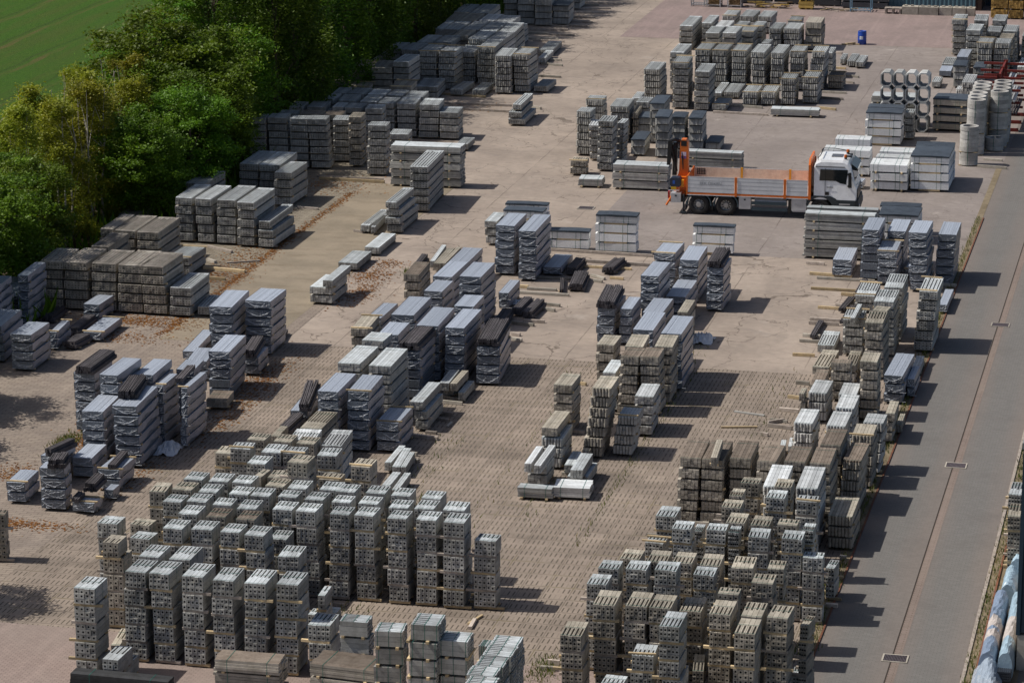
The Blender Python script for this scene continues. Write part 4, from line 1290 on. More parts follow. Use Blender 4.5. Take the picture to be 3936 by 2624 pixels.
def build_stack(ty, a, b, w, L, yw, n, z0, tt, opt, label):
    nm, noun, cat, grp = KIND[ty]
    if z0 > 0 and ty != 'D': nm = "loose_bundle"
    k = opt.get('k', 'g')
    if ty == 'H' and k == 'g': pass
    far = b > 140
    rs = random.Random(int(a * 131 + b * 17))
    root = thing(nm, label, cat, a, b, z0 + (.05 if z0 > 0 else 0), yw, grp)
    g = dict(Q=.08, W=.07, P=.08, R=.07, H=.09, L=.065, S=.09, V=.07, D=.04)[ty]
    if ty in 'PHRW' and w > .5: w -= .11 if w > .8 else .07
    if ty == 'Q': w -= .015
    rot90 = opt.get('o')
    zb = 0 if z0 > 0 else .05
    Hh = tt - g
    lean = opt.get('lean', 0); wob = rs.gauss(0, .012) if n > 2 else 0
    if ty == 'D': n_ = 1
    else: n_ = n
    for i in range(n_):
        top = i == n_ - 1
        ox, oy, rz = rs.gauss(0, .014) + wob * i, rs.gauss(0, .02), rs.gauss(0, .011)
        ox += lean * (i / max(1, n_ - 1) - 1)
        z = zb + i * tt
        t2, k2, o2 = ty, k if top or ty in ('W', 'S', 'V') else ('b' if k in 'rb' else k), opt
        if opt.get('top') and top: t2, k2 = 'D', 'r'
        if far and t2 == 'P' and 's' not in opt: o2 = dict(opt, slot=1)
        if rot90: me, sx, sy = get_bundle(t2, L, w, Hh, k2, top, o2, far)
        else: me, sx, sy = get_bundle(t2, w, L, Hh, k2, top, o2, far)
        bo = link("bundle", me, root, (ox, oy, z + g), rz + (pi / 2 if rot90 else 0)); bo.scale = (sx, sy, 1)
        if t2 == 'W' and b < 175:
            fo = link("film", film_mesh(w, L, Hh), bo); fo.scale = (w / round(w, 1) / sx if False else 1 / sx * (w / w), 1 / sy, 1)
        if rot90:
            for sp_ in (-w / 2 + .05, 0, w / 2 - .08):
                st = link("strap", strap_mesh('Q', L, w, Hh, 0), bo, (0, sp_ / sy, 0)); st.scale = (1 / sx, 1 / sy, 1)
        elif t2 in ('L', 'S') or (top and t2 in ('Q', 'P', 'R') and b < 140 and not opt.get('b') and z0 == 0):
            for sp_ in strap_pos(t2, w, L):
                st = link("strap", strap_mesh(t2, w, L, Hh, 0), bo, (sp_ / sx, 0, 0) if t2 in 'LS' else (0, sp_ / sy, 0)); st.scale = (1 / sx, 1 / sy, 1)
        if (top and k == 'c') or (ty == 'S' and k == 'k'):
            cv = link("cover", cover_mesh(w, L, int(b)), bo, (0, 0, Hh)); cv.scale = (1 / sx, 1 / sy, 1)
        # spacers below the bundle
        if ty == 'D' and z0 > 0: continue
        if ty == 'L' or rot90 or (ty == 'S' and k != 'c'):
            for x in (-w * .36, w * .34): link("batten", batten_mesh(L + .1, g, .09, 'y', 0), root, (x, 0, z), 0)
        elif ty == 'S':
            link("batten", batten_mesh(w * .56, g, .09, 'x', 0), root, (0, -L / 2 + .05, z), 0)
            link("batten", batten_mesh(w * .56, g, .09, 'x', 0), root, (0, L / 2 - .1, z), 0)
        else:
            pr = {'Q': .22, 'W': .02, 'P': .06, 'R': .06}.get(ty, .04)
            if ty == 'Q': pr = rs.choice([.05, .2, .25, .12])
            wd_ = 1 if rs.random() < .4 else 0
            link("batten", batten_mesh(w + pr, g, .09, 'x', wd_), root, (ox - pr / 2 * rs.choice([1, 1, -1]), -L / 2 + (.07 if ty == 'Q' else .34) + oy, z), rs.gauss(0, .01))
            if b < 150 or not top:
                link("batten", batten_mesh(w + pr, g, .09, 'x', wd_), root, (ox - pr / 2, L / 2 - .2 + oy, z), rs.gauss(0, .01))
    nb = int(opt.get('b', 0))
    ztop = zb + n_ * tt
    ys = [] if nb == 0 else ([-L / 2 + .1] if nb == 1 else [-L / 2 + .1, L / 2 - .12])
    for y in ys:
        link("batten", batten_mesh(w + .15, .05, .08, 'x', 0), root, (rs.gauss(0, .03) + lean * 0, y, ztop), rs.gauss(0, .02))
    return root
def parse_opt(s):
    o = {}
    if s == '-': return o
    for p in s.split(','):
        if p[0] == 'e': o['lean'] = float(p[1:])
        elif p == 't1': o['top'] = 1
        else: o[p[0]] = p[1:]
    return o
rows = []
for ln in TABLE.strip().split('\n'):
    if ln.startswith('R|'):
        rows.append((ln.split('|')[1], [])); continue
    f = ln.split()
    rows[-1][1].append((f[0], *map(float, f[1:6]), int(f[6]), float(f[7]), float(f[8]), parse_opt(f[9])))
n_things = 0
for rid, its in rows:
    for up in (0, 1):
        sub = [q for q in its if (q[7] > 0) == bool(up)]
        for ty_ in dict.fromkeys(q[0] for q in sub):
            grp = [q for q in sub if q[0] == ty_]
            grp.sort(key=lambda q: imgx(q[1], q[2], q[6] * q[8] + q[7])[0])
            for i, q in enumerate(grp):
                noun = KIND[ty_][1]; k_ = q[9].get('k', 'g'); tn = TONE[k_] if ty_ not in ('W', 'D') else ''
                od = (ORD[i + 1] if i < 20 else 'last') + ' from left, '
                if len(grp) == 1: od = ''
                if up: lab = ("%s %s atop a stack, %s%s" % (tn, noun, od, WHERE[rid])).strip()
                elif ty_ == 'D' : lab = ("%s, %s%s" % (noun, od, WHERE[rid])).strip()
                else: lab = ("%s %s %s high, %s%s" % (tn, noun, NUM[q[6]], od, WHERE[rid])).strip()
                if rid == 'O1': q[9]['o'] = 1; q[9]['c'] = '6'
                build_stack(*q, lab); n_things += 1
print("stacks", n_things)

# ---------------------------------------------------------------- beams lying on the ground
BEAMS = [(-44.47,204.14,-42.94,203.99),(-47.36,204.25,-44.28,203.8),(-46.98,201.93,-43.94,202.21),(-46.63,200.59,-44.89,200.5),(-44.81,200.28,-43.04,200.2),(-46.12,198.38,-43.76,198.3),(-45.31,197.64,-43.18,197.51),(-45.41,209.88,-42.77,210.34),(-45.78,211.59,-42.95,212.19),(-45.38,213.49,-44.1,213.5),(-45.77,214.57,-42.6,214.61),(-44.99,207.95,-43.18,207.94),(-44.65,206.05,-42.99,205.92),(-42.73,190.52,-41.78,190.3),(-42.8,188.91,-41.29,188.41),(-41.96,184.41,-40.5,184.32),(-40.0,174.19,-39.39,173.71),(-23.77,182.67,-22.29,182.61),(-23.59,180.84,-22.22,180.52),(-23.26,177.47,-22.21,177.1),(-23.05,188.62,-22.23,188.32),(-22.79,186.51,-22.27,186.16),(-24.83,196.96,-24.37,196.79),(-24.08,191.22,-23.4,191.13),(-22.98,174.9,-22.63,174.7),(-12.47,164.46,-11.43,164.3),(-12.63,162.49,-11.04,162.25),(-29.21,174.94,-25.9,174.61),(-28.38,177.07,-26.56,176.76),(-46.81,177.28,-43.51,176.7),(-45.73,174.2,-41.3,174.26),(-45.33,172.67,-40.86,172.4),(-47.61,179.0,-46.31,178.83),(-46.81,152.28,-43.11,152.24),(-46.53,151.77,-42.87,151.59),(-45.57,144.76,-44.43,144.62),(-41.27,140.29,-40.7,140.05),(-47.22,135.51,-45.73,134.68),(-46.02,131.35,-43.89,131.05),(-45.12,129.48,-44.31,129.44),(-46.35,132.95,-45.82,132.5),(-31.07,138.5,-25.92,138.27),(-29.0,136.57,-25.72,136.4),(-28.72,135.52,-26.38,135.49),(-31.23,133.0,-28.75,133.01),(-27.03,133.61,-26.38,133.54),(-31.09,131.11,-30.32,131.07),(-30.32,130.86,-28.95,130.86),(-30.84,130.02,-28.18,130.0),(-28.96,128.2,-28.18,128.07),(-28.81,127.34,-28.21,127.17),(-29.14,125.12,-28.22,125.13),(-29.59,124.73,-28.55,124.48),(-29.14,122.85,-28.76,122.75),(-28.95,122.06,-28.48,121.89),(-27.97,133.93,-27.23,133.35),(-27.66,132.93,-27.23,132.81),(-18.14,136.44,-16.16,136.24),(-17.7,135.68,-15.03,135.63),(-17.7,133.67,-15.63,133.61),(-16.21,132.86,-15.63,132.79),(-16.2,130.94,-15.87,130.81),(-16.92,130.28,-15.55,130.19),(-16.98,128.12,-15.52,128.06),(-16.94,127.46,-15.63,127.46),(-16.91,125.39,-16.15,125.29),(-16.92,124.47,-16.08,124.44),(-11.95,135.68,-11.29,135.51),(-18.57,138.44,-17.71,138.4),(-29.67,112.75,-28.62,112.51),(-29.49,112.07,-28.59,111.96),(-29.13,110.51,-28.6,110.4),(-29.08,109.83,-28.55,109.64),(-29.03,107.96,-28.58,107.91),(-29.39,107.36,-28.34,107.16),(-29.0,105.14,-28.59,105.02),(-28.72,104.43,-28.35,104.3),(-23.53,109.27,-23.07,109.23),(-22.79,103.98,-22.37,103.93),(-24.64,115.91,-24.39,115.8),(-16.46,110.49,-16.14,110.41),(-16.89,122.18,-15.96,122.21),(-16.14,117.9,-15.58,117.86),(-16.16,115.86,-15.62,115.74),(-16.23,113.95,-15.44,113.86),(-16.38,112.53,-15.68,112.38),(-16.34,111.71,-15.37,111.47),(-16.38,112.0,-15.82,112.5),(-19.12,85.24,-18.75,85.23),(-19.23,84.65,-18.76,84.67),(-17.23,99.39,-16.55,99.42),(-18.41,97.73,-17.59,97.74),(-11.64,96.87,-11.42,96.86),(-11.61,94.91,-11.26,94.88),(-11.49,92.14,-11.1,92.13),(-27.25,88.78,-26.63,88.71),(-27.14,87.92,-26.66,88.03),(-22.17,87.57,-22.21,88.37)]
BG = {}
def beam_group(a, b):
    for nm, q in (("at the top edge by the lane", b > 195 and a < -40), ("by the upper left stacks", a < -38.5 and b > 160), ("on the leafy paving under trees", a < -40 and b > 125),
                  ("in the upper centre block", b > 170), ("among the dark posts mid yard", a < -25 and b > 119), ("by the pipe rings", a > -13 and b > 150), ("beside the wrapped stacks by the road", a > -19 and b > 119),
                  ("between the central rows of stacks", a < -22 and b > 100), ("beside the scalloped stacks", b > 105), ("around the hollow post blocks", True)):
        if q: return nm
groups = {}
for q in BEAMS: groups.setdefault(beam_group(q[0], q[1]), []).append(q)
for gname, qs in groups.items():
    qs.sort(key=lambda q: -(q[1] + q[3]))
    for i, (a0, b0, a1, b1) in enumerate(qs):
        Lb = sqrt((a1 - a0) ** 2 + (b1 - b0) ** 2); rs = random.Random(int(a0 * 77 + b0 * 13)); m = MB()
        th = rs.uniform(.09, .14); dp = rs.uniform(.10, .16); dark = rs.random() < .5
        m.prism([(-dp / 2, 0), (dp / 2, 0), (dp / 2 - .008, th), (-dp / 2 + .008, th)], -Lb / 2, Lb / 2, 0, rs.uniform(.75, 1.2), 'x')
        o = m.obj("loose_sleeper", [CON_B, WOODG, WOODG, CON_B, WOOD][rs.randrange(5)], None)
        x, y = YW((a0 + a1) / 2, (b0 + b1) / 2); o.location = (x, y, .014); o.rotation_euler = (0, 0, -YAW + atan2(b1 - b0, a1 - a0))
        cnt = ORD[i + 1] if i < 20 else 'last'
        tag(o, ("weathered beam, %s from the back, %s" % (cnt, gname)), "beam", "beams laid on the ground as stack supports")

# ---------------------------------------------------------------- blue barrel
r = thing("barrel", "blue plastic barrel with white label standing in the open yard", "barrel", -23.57, 200.95, 0.01)
m = MB(); P = [(0, .0), (.27, .0), (.29, .02), (.29, .28), (.302, .30), (.29, .32), (.29, .58), (.302, .60), (.29, .62), (.285, .84), (.27, .88), (.27, .90), (.25, .90), (.25, .875), (0, .875)]
seg = 28
for (rr, z) in P:
    for k in range(seg): m.v.append((rr * cos(2 * pi * k / seg), rr * sin(2 * pi * k / seg), z))
for i in range(len(P) - 1):
    for k in range(seg): m.quad((i * seg + k, i * seg + (k + 1) % seg, (i + 1) * seg + (k + 1) % seg, (i + 1) * seg + k))
m.obj("drum", paint("barrel_blue", (0.008, 0.05, 0.32), 0.35), r, smooth=True)
m = MB()
for k in range(6):
    a0, a1 = radians(-118 + k * 8), radians(-118 + (k + 1) * 8); n = len(m.v)
    for a_ in (a0, a1):
        m.v += [(.294 * cos(a_), .294 * sin(a_), .36), (.294 * cos(a_), .294 * sin(a_), .57)]
    m.quad((n, n + 2, n + 3, n + 1))
m.obj("label", surf("paper_label", (0.75, 0.76, 0.78), (0.3, 0.35, 0.45), fine=30, tone=False), r)
for s_ in (-1, 1):
    m = MB(); m.ring((s_ * .14, .1), .035, .02, .876, .893, 12); m.obj("bung", paint("barrel_blue", (0.008, 0.05, 0.32)), r)
r = thing("scrap_wood", "small heap of yellow timber offcuts beside the blue barrel", "wood scraps", -24.35, 200.6, 0.01)
for i, (x, y, rz, z) in enumerate([(-.2, 0, .5, .0), (.05, .15, .2, .0), (.1, -.1, .8, .08), (.3, .1, -.1, .0)]):
    m = MB(); m.box(-.35, .35, -.05, .05, 0, .08); m.obj("offcut", WOOD, r, (x, y, z), rz)

# ---------------------------------------------------------------- octagonal culverts
CULV = surf("culvert_concrete", (0.40, 0.41, 0.405), (0.29, 0.30, 0.295))
def culvert_mesh(w, h, L):
    m = MB(); c = .17
    def oc(w, h, c, y): return [(-w / 2 + c, y, 0 + (H0 - h) / 2), (w / 2 - c, y, (H0 - h) / 2), (w / 2, y, c + (H0 - h) / 2), (w / 2, y, H0 - c - (H0 - h) / 2), (w / 2 - c, y, H0 - (H0 - h) / 2), (-w / 2 + c, y, H0 - (H0 - h) / 2), (-w / 2, y, H0 - c - (H0 - h) / 2), (-w / 2, y, c + (H0 - h) / 2)]
    H0 = h; t_ = .065
    m.v += oc(w, h, c, -L / 2) + oc(w, h, c, L / 2) + oc(w - 2 * t_, h - 2 * t_, c - .03, -L / 2) + oc(w - 2 * t_, h - 2 * t_, c - .03, L / 2)
    for i in range(8):
        j = (i + 1) % 8
        m.quad((i, j, 8 + j, 8 + i)); m.quad((16 + j, 16 + i, 24 + i, 24 + j))
        m.quad((j, i, 16 + i, 16 + j), 0, 1.1); m.quad((8 + i, 8 + j, 24 + j, 24 + i))
    m.box(-w / 2 + .2, w / 2 - .2, -.012, .012, h + .0005, h + .006, 1)
    return m.mesh("culvert", [CULV, surf("joint_grey", (0.15, 0.15, 0.15), tone=False, bmp=0)])
cme = culvert_mesh(.67, .85, 1.15)
for i in range(4):
    for j in range(4):
        x, y = YW(-18.65 + i * .70, 171.9 + i * .03)
        o = bpy.data.objects.new("box_culvert", cme); C.objects.link(o)
        rs = random.Random(i * 7 + j); o.location = (x, y, .03 + j * .855); o.rotation_euler = (0, 0, -YAW + rs.gauss(0, .008))
        if j == 0: o.rotation_euler[2] += -.05
        tag(o, "octagonal box culvert, %s column from left, %s from the top" % (ORD[i + 1], ORD[4 - j]), "culvert", "octagonal concrete box culverts stacked in a wall")

# ---------------------------------------------------------------- stacks of concrete shaft rings
RINGC = surf("ring_concrete", (0.42, 0.41, 0.39), (0.30, 0.29, 0.27))
mm = MB(); mm.ring((0, 0), .5, .36, 0.004, .225, 32); ring_me = mm.mesh("ring", [RINGC])
mk = MB(); mk.box(-.5, .5, -.05, .05, 0, .05); rbat = mk.mesh("batten", [WOOD])
def ring_stack(a, b, n, gaps, label):
    r = thing("ring_stack", label, "ring stack", a, b, .01, 0, "stacks of round concrete shaft rings")
    z = .05; rs = random.Random(int(a * 91 + b))
    link("batten", rbat, r, (0, -.25, 0)); link("batten", rbat, r, (0, .25, 0))
    for i in range(n):
        if i in gaps:
            link("batten", rbat, r, (0, -.3, z), rs.gauss(0, .1)); link("batten", rbat, r, (0, .3, z), rs.gauss(0, .1)); z += .05
        link("ring", ring_me, r, (rs.gauss(0, .008), rs.gauss(0, .008), z), rs.random() * 6); z += .229
    m = MB()
    for s_ in (-1,):
        m.box(-.03, -.005, -.515, -.505, .05, z)
    m.obj("strap", STRAP, r)
for i, (a, b) in enumerate([(-13.08, 165.95), (-13.15, 167.0), (-13.14, 168.05), (-13.09, 169.15), (-13.15, 170.2), (-13.16, 171.25)]):
    ring_stack(a, b, 13, (5,), "tall ring stack, %s from the front in the left line of six" % ORD[i + 1])
for i, (a, b) in enumerate([(-12.02, 168.5), (-11.98, 169.55), (-12.03, 170.6), (-12.06, 171.65)]):
    ring_stack(a, b, 13, (4, 8), "tall ring stack, %s from the front in the right line of four" % ORD[i + 1])
ring_stack(-13.17, 163.0, 9, (3,), "shorter ring stack standing alone in front of the tall ones")
ring_stack(-12.12, 167.3, 3, (), "lowest ring stack of only three rings in the shade")

# ---------------------------------------------------------------- red cantilever rack
r = thing("cantilever_rack", "red oxide painted steel cantilever rack behind the shaft rings", "rack", -12.4, 175.3, .01)
for i, y in enumerate((-2.4, 0.0, 2.4)):
    m = MB(); m.box(-.12, .12, y - .02, y + .02, 0, 3.3); m.box(-.12, -.10, y - .1, y + .1, 0, 3.3); m.box(.10, .12, y - .1, y + .1, 0, 3.3); m.box(-1.2, 1.2, y - .08, y + .08, 0, .18)
    m.obj("upright", OXIDE, r)
    for z in (.9, 1.6, 2.3, 3.0):
        m = MB(); m.box(-1.25, -.12, y - .06, y + .06, z, z + .13); m.obj("arm", OXIDE, r)
        m = MB(); m.box(.12, 1.25, y - .06, y + .06, z, z + .13); m.obj("arm", OXIDE, r)
m = MB(); m.box(-.05, .05, -2.4, 2.4, 3.14, 3.24); m.obj("brace", OXIDE, r)
for i, (x, z, mt_, n_) in enumerate([(.7, 1.74, STEEL, 4), (.7, 1.04, ANTH, 5), (.6, 2.44, STEEL, 3), (-.7, 1.04, STEEL, 3)]):
    r2_ = thing("profile_bundle", "bundle of steel profiles on the red rack, %s shelf" % ["second right", "lowest right", "third right", "lowest left"][i], "profiles", -12.4 + x, 175.3, z, 0)
    for j in range(n_):
        m = MB(); m.box(-.3 + j * .15, -.2 + j * .15, -2.7, 2.7 - .2 * j, 0, .09); m.obj("profile", mt_, r2_)

# ---------------------------------------------------------------- sheds, racks and heaps along the top edge
SHEDB = paint("shed_blue", (0.075, 0.15, 0.19), 0.5)
NAVY = paint("navy_cladding", (0.012, 0.035, 0.06), 0.45)
def corrug(m, x0, x1, y, z0, z1, p=.3, d=.03, mi=0):
    n = max(2, int((x1 - x0) / (p / 4))); b_ = len(m.v)
    for i in range(n + 1):
        x = x0 + (x1 - x0) * i / n; yy = y - (d if (i % 4) in (1, 2) else 0)
        m.v += [(x, yy, z0), (x, yy, z1)]
    for i in range(n): m.quad((b_ + 2 * i, b_ + 2 * i + 2, b_ + 2 * i + 3, b_ + 2 * i + 1), mi)
r = thing("shed", "blue corrugated metal shed with a dark doorway at the top edge", "shed", -20.5, 217.0, 0)
m = MB(); corrug(m, -3.1, 3.05, 0, 0.0, 5.0); m.box(-3.1, 3.05, .01, 12, 0, 5.0); m.obj("wall", SHEDB, r)
m = MB(); m.box(3.05, 3.5, 0, 12, 0, 5); m.obj("wall", surf("shed_brown_trim", (0.05, 0.03, 0.025)), r)
m = MB(); m.box(-3.1, -3.0, -.06, .0, 0, 5); m.box(-1.55, -1.5, -.04, 0, 0, 5); m.box(1.2, 1.25, -.04, 0, 0, 5); m.obj("wall_trim", SHEDB, r)
m = MB(); m.prism([(-.4, 5.0), (12.4, 5.0), (12.4, 5.3), (6, 6.2), (-.4, 5.3)], -3.3, 10, 0, 1, 'x'); m.obj("roof", surf("grey_sheet_roof", (0.25, 0.26, 0.27)), r)
m = MB(); m.box(3.6, 6.5, 2.5, 2.7, 0, 5.0); m.obj("back_wall", NAVY, r)
for i, (a, b, w, z) in enumerate([(-21.8, 214.6, 1.15, 0), (-20.5, 214.6, 1.4, 0), (-19.3, 214.7, .9, 0), (-18.35, 214.7, .95, 0), (-17.55, 214.75, .6, 0)]):
    r = thing("concrete_block", "big concrete block before the blue shed, %s from left" % ORD[i + 1], "concrete block", a, b, .012, 0, "large concrete blocks before the shed")
    m = MB(); m.box(-w / 2 + .01, w / 2 - .01, -.4, .4, 0, .55); m.obj("block", CON_B, r)
    for j in range(max(1, int(w / .45))):
        m = MB(); x = -w / 2 + .25 + j * .45; m.box(x - .09, x + .09, -.12, .12, .55, .63); m.obj("stud", CON_B, r)
def pallet(a, b, label, mat=WOODG, z=0.012, w=1.2, L=.8):
    r = thing("pallet", label, "pallet", a, b, z, 0)
    for x in (-w / 2 + .07, 0, w / 2 - .07):
        m = MB(); m.box(x - .07, x + .07, -L / 2, L / 2, 0, .10); m.obj("bearer", mat, r)
    for i in range(6):
        m = MB(); y = -L / 2 + .06 + i * (L - .12) / 5; m.box(-w / 2, w / 2, y - .05, y + .05, .101, .125); m.obj("deck_board", mat, r)
    return r
pallet(-23.0, 214.6, "low pallet bench beside the concrete blocks", WOODG, .3)
r = thing("trestle", "dark trestle under the low pallet bench", "trestle", -23.0, 214.6, .012)
for x in (-.5, 0, .5):
    m = MB(); m.box(x - .06, x + .06, -.35, .35, 0, .285); m.obj("leg", WOODG, r)
for i, (a0, a1, b) in enumerate([(-26.9, -23.6, 216.7), (-29.0, -27.1, 217.3), (-31.9, -30.0, 217.6), (-34.8, -32.1, 217.3)]):
    w = a1 - a0
    r = thing("sheet_stack", "long dark sheet stack against the top edge, %s from right" % ORD[i + 1], "sheet stack", (a0 + a1) / 2, b, .012, 0, "dark sheet stacks along the top edge")
    for j in range(4):
        m = MB(); m.box(-w / 2, w / 2, -.5, .5, .08 + j * .45, .08 + j * .45 + .36, 0, 1 - .1 * j); m.obj("bundle", surf("dark_sheets", (0.06, 0.06, 0.068), (0.04, 0.04, 0.045), scale=1), r)
        for x in (-w * .3, w * .3):
            m = MB(); m.box(x - .05, x + .05, -.5, .5, .001 + j * .45, .079 + j * .45); m.obj("batten", WOODG, r)
FRB = paint("frame_blue", (0.16, 0.27, 0.36), 0.5)
def gitter(a, b, w, d, h, label, mt_=FRB):
    r = thing("steel_stillage", label, "stillage", a, b, .012, 0, "steel frame stillages along the top edge")
    for x in (-w / 2, w / 2):
        for y in (-d / 2, d / 2):
            m = MB(); m.box(x - .035, x + .035, y - .035, y + .035, 0, h); m.obj("post", mt_, r)
    for z in (.1, h):
        m = MB()
        m.box(-w / 2 - .03, w / 2 + .03, -d / 2 - .03, -d / 2 + .03, z, z + .06); m.box(-w / 2 - .03, w / 2 + .03, d / 2 - .03, d / 2 + .03, z, z + .06)
        m.box(-w / 2 - .03, -w / 2 + .03, -d / 2 + .03, d / 2 - .03, z, z + .06); m.box(w / 2 - .03, w / 2 + .03, -d / 2 + .03, d / 2 - .03, z, z + .06)
        if z < 1:
            for k in range(4): x = -w / 2 + (k + 1) * w / 5; m.box(x - .015, x + .015, -d / 2 + .03, d / 2 - .03, z, z + .04)
        m.obj("frame", mt_, r)
gitter(-25.35, 215.1, 1.45, .95, 2.2, "empty blue steel stillage right of the yellow crates")
gitter(-37.1, 215.2, .95, .8, 1.6, "empty grey steel stillage, leftmost on the top edge", STEEL)
gitter(-35.95, 215.2, .95, .8, 1.6, "grey steel stillage holding round logs, left one", STEEL)
gitter(-34.45, 215.2, .95, .8, 1.6, "grey steel stillage holding round logs, right one", STEEL)
LOG = surf("peeled_log", (0.28, 0.19, 0.09), (0.12, 0.075, 0.04), scale=8)
lm = MB(); lm.tube([(0, -.38, 0), (0, .38, 0)], .05, 8); log_me = lm.mesh("log", [LOG])
for gi, a in enumerate((-35.95, -34.45)):
    r = thing("log_load", "round logs stacked inside the %s grey stillage" % ("left" if gi == 0 else "right"), "logs", a, 215.2, .18)
    rs = random.Random(gi)
    for j in range(7):
        for i in range(8): link("log", log_me, r, (-.37 + i * .105 + (j % 2) * .04, rs.gauss(0, .03), .05 + j * .09), 0)
YEL = surf("yellow_crate_wood", (0.50, 0.35, 0.10), (0.36, 0.25, 0.08), scale=4)
for j in range(3):
    r = thing("wooden_crate", "yellow slatted wooden crate, %s of the pile at the top edge" % ["lowest", "middle", "topmost"][j], "crate", -29.3, 215.3, .02 + j * .62, 0, "yellow wooden crates piled up")
    m = MB(); m.box(-.5, .5, -.36, .36, .08, .58); m.obj("body", YEL, r)
    for z in (.12, .34):
        m = MB(); m.box(-.53, .53, -.40, -.365, z, z + .16); m.obj("slat", YEL, r)
    for x in (-.4, 0, .4):
        m = MB(); m.box(x - .06, x + .06, -.36, .36, 0, .078); m.obj("foot", YEL, r)
TIM = surf("sawn_timber_ends", (0.42, 0.27, 0.08), (0.17, 0.10, 0.035), scale=9, fine=25)
for i, (a, b, w) in enumerate([(-15.5, 214.1, 1.15), (-14.35, 214.1, 1.0), (-13.2, 214.2, 1.0)]):
    for j in range(4):
        r = thing("timber_pack", "pack of yellow timber by the shed, %s column, %s up" % (ORD[i + 1], ORD[j + 1]), "timber pack", a, b, .02 + j * .66 + .0, 0, "packs of sawn timber beside the shed")
        m = MB(); rs = random.Random(i * 5 + j); nx = 10
        for k in range(nx):
            for l in range(4):
                x = -w / 2 + k * w / nx; z = .08 + l * .14; m.box(x + .004, x + w / nx - .004, -.5 + rs.gauss(0, .015), .5, z + .003, z + .137, 0, rs.uniform(.55, 1.3))
        m.obj("boards", TIM, r)
        for x in (-w * .35, w * .35):
            m = MB(); m.box(x - .05, x + .05, -.5, .5, 0, .079); m.obj("bearer", WOODG, r)
r = thing("scrap_wood", "tangle of broken boards between the crates and the stillage", "wood scraps", -26.9, 215.0, .012)
rs = random.Random(5)
for i in range(16):
    m = MB(); l_ = rs.uniform(.3, .9); m.box(-l_ / 2, l_ / 2, -.05, .05, 0, .04, 0, rs.uniform(.7, 1.2)); m.obj("board", [WOODG, WOOD][i % 2], r, (rs.uniform(-1.2, 1.2), rs.uniform(-.3, .3), .045 * (i % 4)), rs.uniform(-1, 1))
r = thing("scrap_wood", "brown heap of bent boards right of the log stillages", "wood scraps", -32.0, 215.3, .012)
for i in range(26):
    m = MB(); l_ = rs.uniform(.5, 1.3); m.box(-l_ / 2, l_ / 2, -.05, .05, 0, .05, 0, rs.uniform(.6, 1.2)); m.obj("board", [LOG, WOODG, YEL][i % 3], r, (rs.uniform(-1.5, 1.3), rs.uniform(-.35, .35), .055 * (i % 8)), rs.uniform(-.7, .7))

# ---------------------------------------------------------------- things at the right edge
r = thing("dark_shed", "dark navy shed corner on a concrete plinth at the right edge", "shed", -3.1, 87.9, 0)
m = MB(); corrug(m, -1.95, 4, -.01, 1.25, 7.0, .4, .03); m.box(-1.95, 4, 0, 5, 1.2, 7.0); m.obj("wall", NAVY, r)
m = MB(); m.box(-2.05, -1.93, -.08, 5, 1.15, 7.05); m.obj("corner_trim", NAVY, r)
m = MB(); m.box(-2.0, 4, -.06, 5, 0, 1.14); m.obj("plinth", CON_B, r)
m = MB(); m.box(-2.08, 4.1, -.14, 5.1, 7.06, 7.25); m.obj("roof", surf("grey_sheet_roof", (0.25, 0.26, 0.27)), r)
TUBE = surf("dark_tubes", (0.035, 0.042, 0.055), rough=.4, bmp=0)
ROLLF = film_mat("blue_roll_film", (0.20, 0.26, 0.36), .35, 1, 7)
ROLLB = film_mat("white_roll_band", (0.50, 0.45, 0.42), .5, 1, 7)
ROLLP = film_mat("pale_roll_film", (0.33, 0.45, 0.54), .3, 1, 6)
def wrapped_roll(a, b0, b1, w, h, label, bands=(), tubes=False, mt_=None, zz=.1):
    r = thing("wrapped_roll", label, "wrapped bundle", a, (b0 + b1) / 2, .02, 0, "long film wrapped bundles beside the road")
    L_ = b1 - b0; m = MB(); K = 26; S = 12; rs = random.Random(int(a * 55 + b0))
    ys = [-L_ / 2 + (.35 if tubes else 0) + (L_ - (.35 if tubes else 0)) * i / K for i in range(K + 1)]
    def ringpts(y, g):
        out = []
        for k in range(S + 1):
            an = pi * k / S; rr = 1 + g * rs.gauss(0, .02)
            out.append((-cos(an) * w / 2 * rr * (1.0 if 0 < k < S else 1.02), y, zz + max(0, sin(an)) ** .55 * (h - zz) * rr))
        return out
    n0 = len(m.v)
    for i, y in enumerate(ys): m.v += ringpts(y, 1 + .6 * (i % 3 == 0))
    for i in range(K):
        yc = (ys[i] + ys[i + 1]) / 2 / L_ + .5
        mi = 1 if any(u0 < yc < u1 for u0, u1 in bands) else 0
        for k in range(S):
            q = n0 + i * (S + 1) + k; m.quad((q, q + S + 1, q + S + 2, q + 1), mi, rs.uniform(.9, 1.1))
    m.quad(tuple(n0 + k for k in range(S + 1))); m.quad(tuple(n0 + K * (S + 1) + k for k in range(S + 1))[::-1])
    m.obj("film_sleeve", [mt_ or ROLLF, ROLLB], r)
    if tubes:
        for j in range(4):
            for i in range(7):
                t2 = MB(); t2.tube([(-w / 2 + .05 + i * (w - .1) / 6, -L_ / 2, zz + .04 + j * .08), (-w / 2 + .05 + i * (w - .1) / 6, -L_ / 2 + .5, zz + .04 + j * .08)], .036, 8); t2.obj("tube", TUBE, r)
    for y in (-L_ * .35, 0, L_ * .35):
        m = MB(); m.box(-w / 2 - .03, w / 2 + .03, y - .04, y + .04, 0, zz - .002); m.obj("batten", WOOD, r)
    return r
wrapped_roll(-5.93, 86.9, 92.7, .5, .82, "blue wrapped roll with two white bands, nearest the road kerb", [(.28, .38), (.44, .58)])
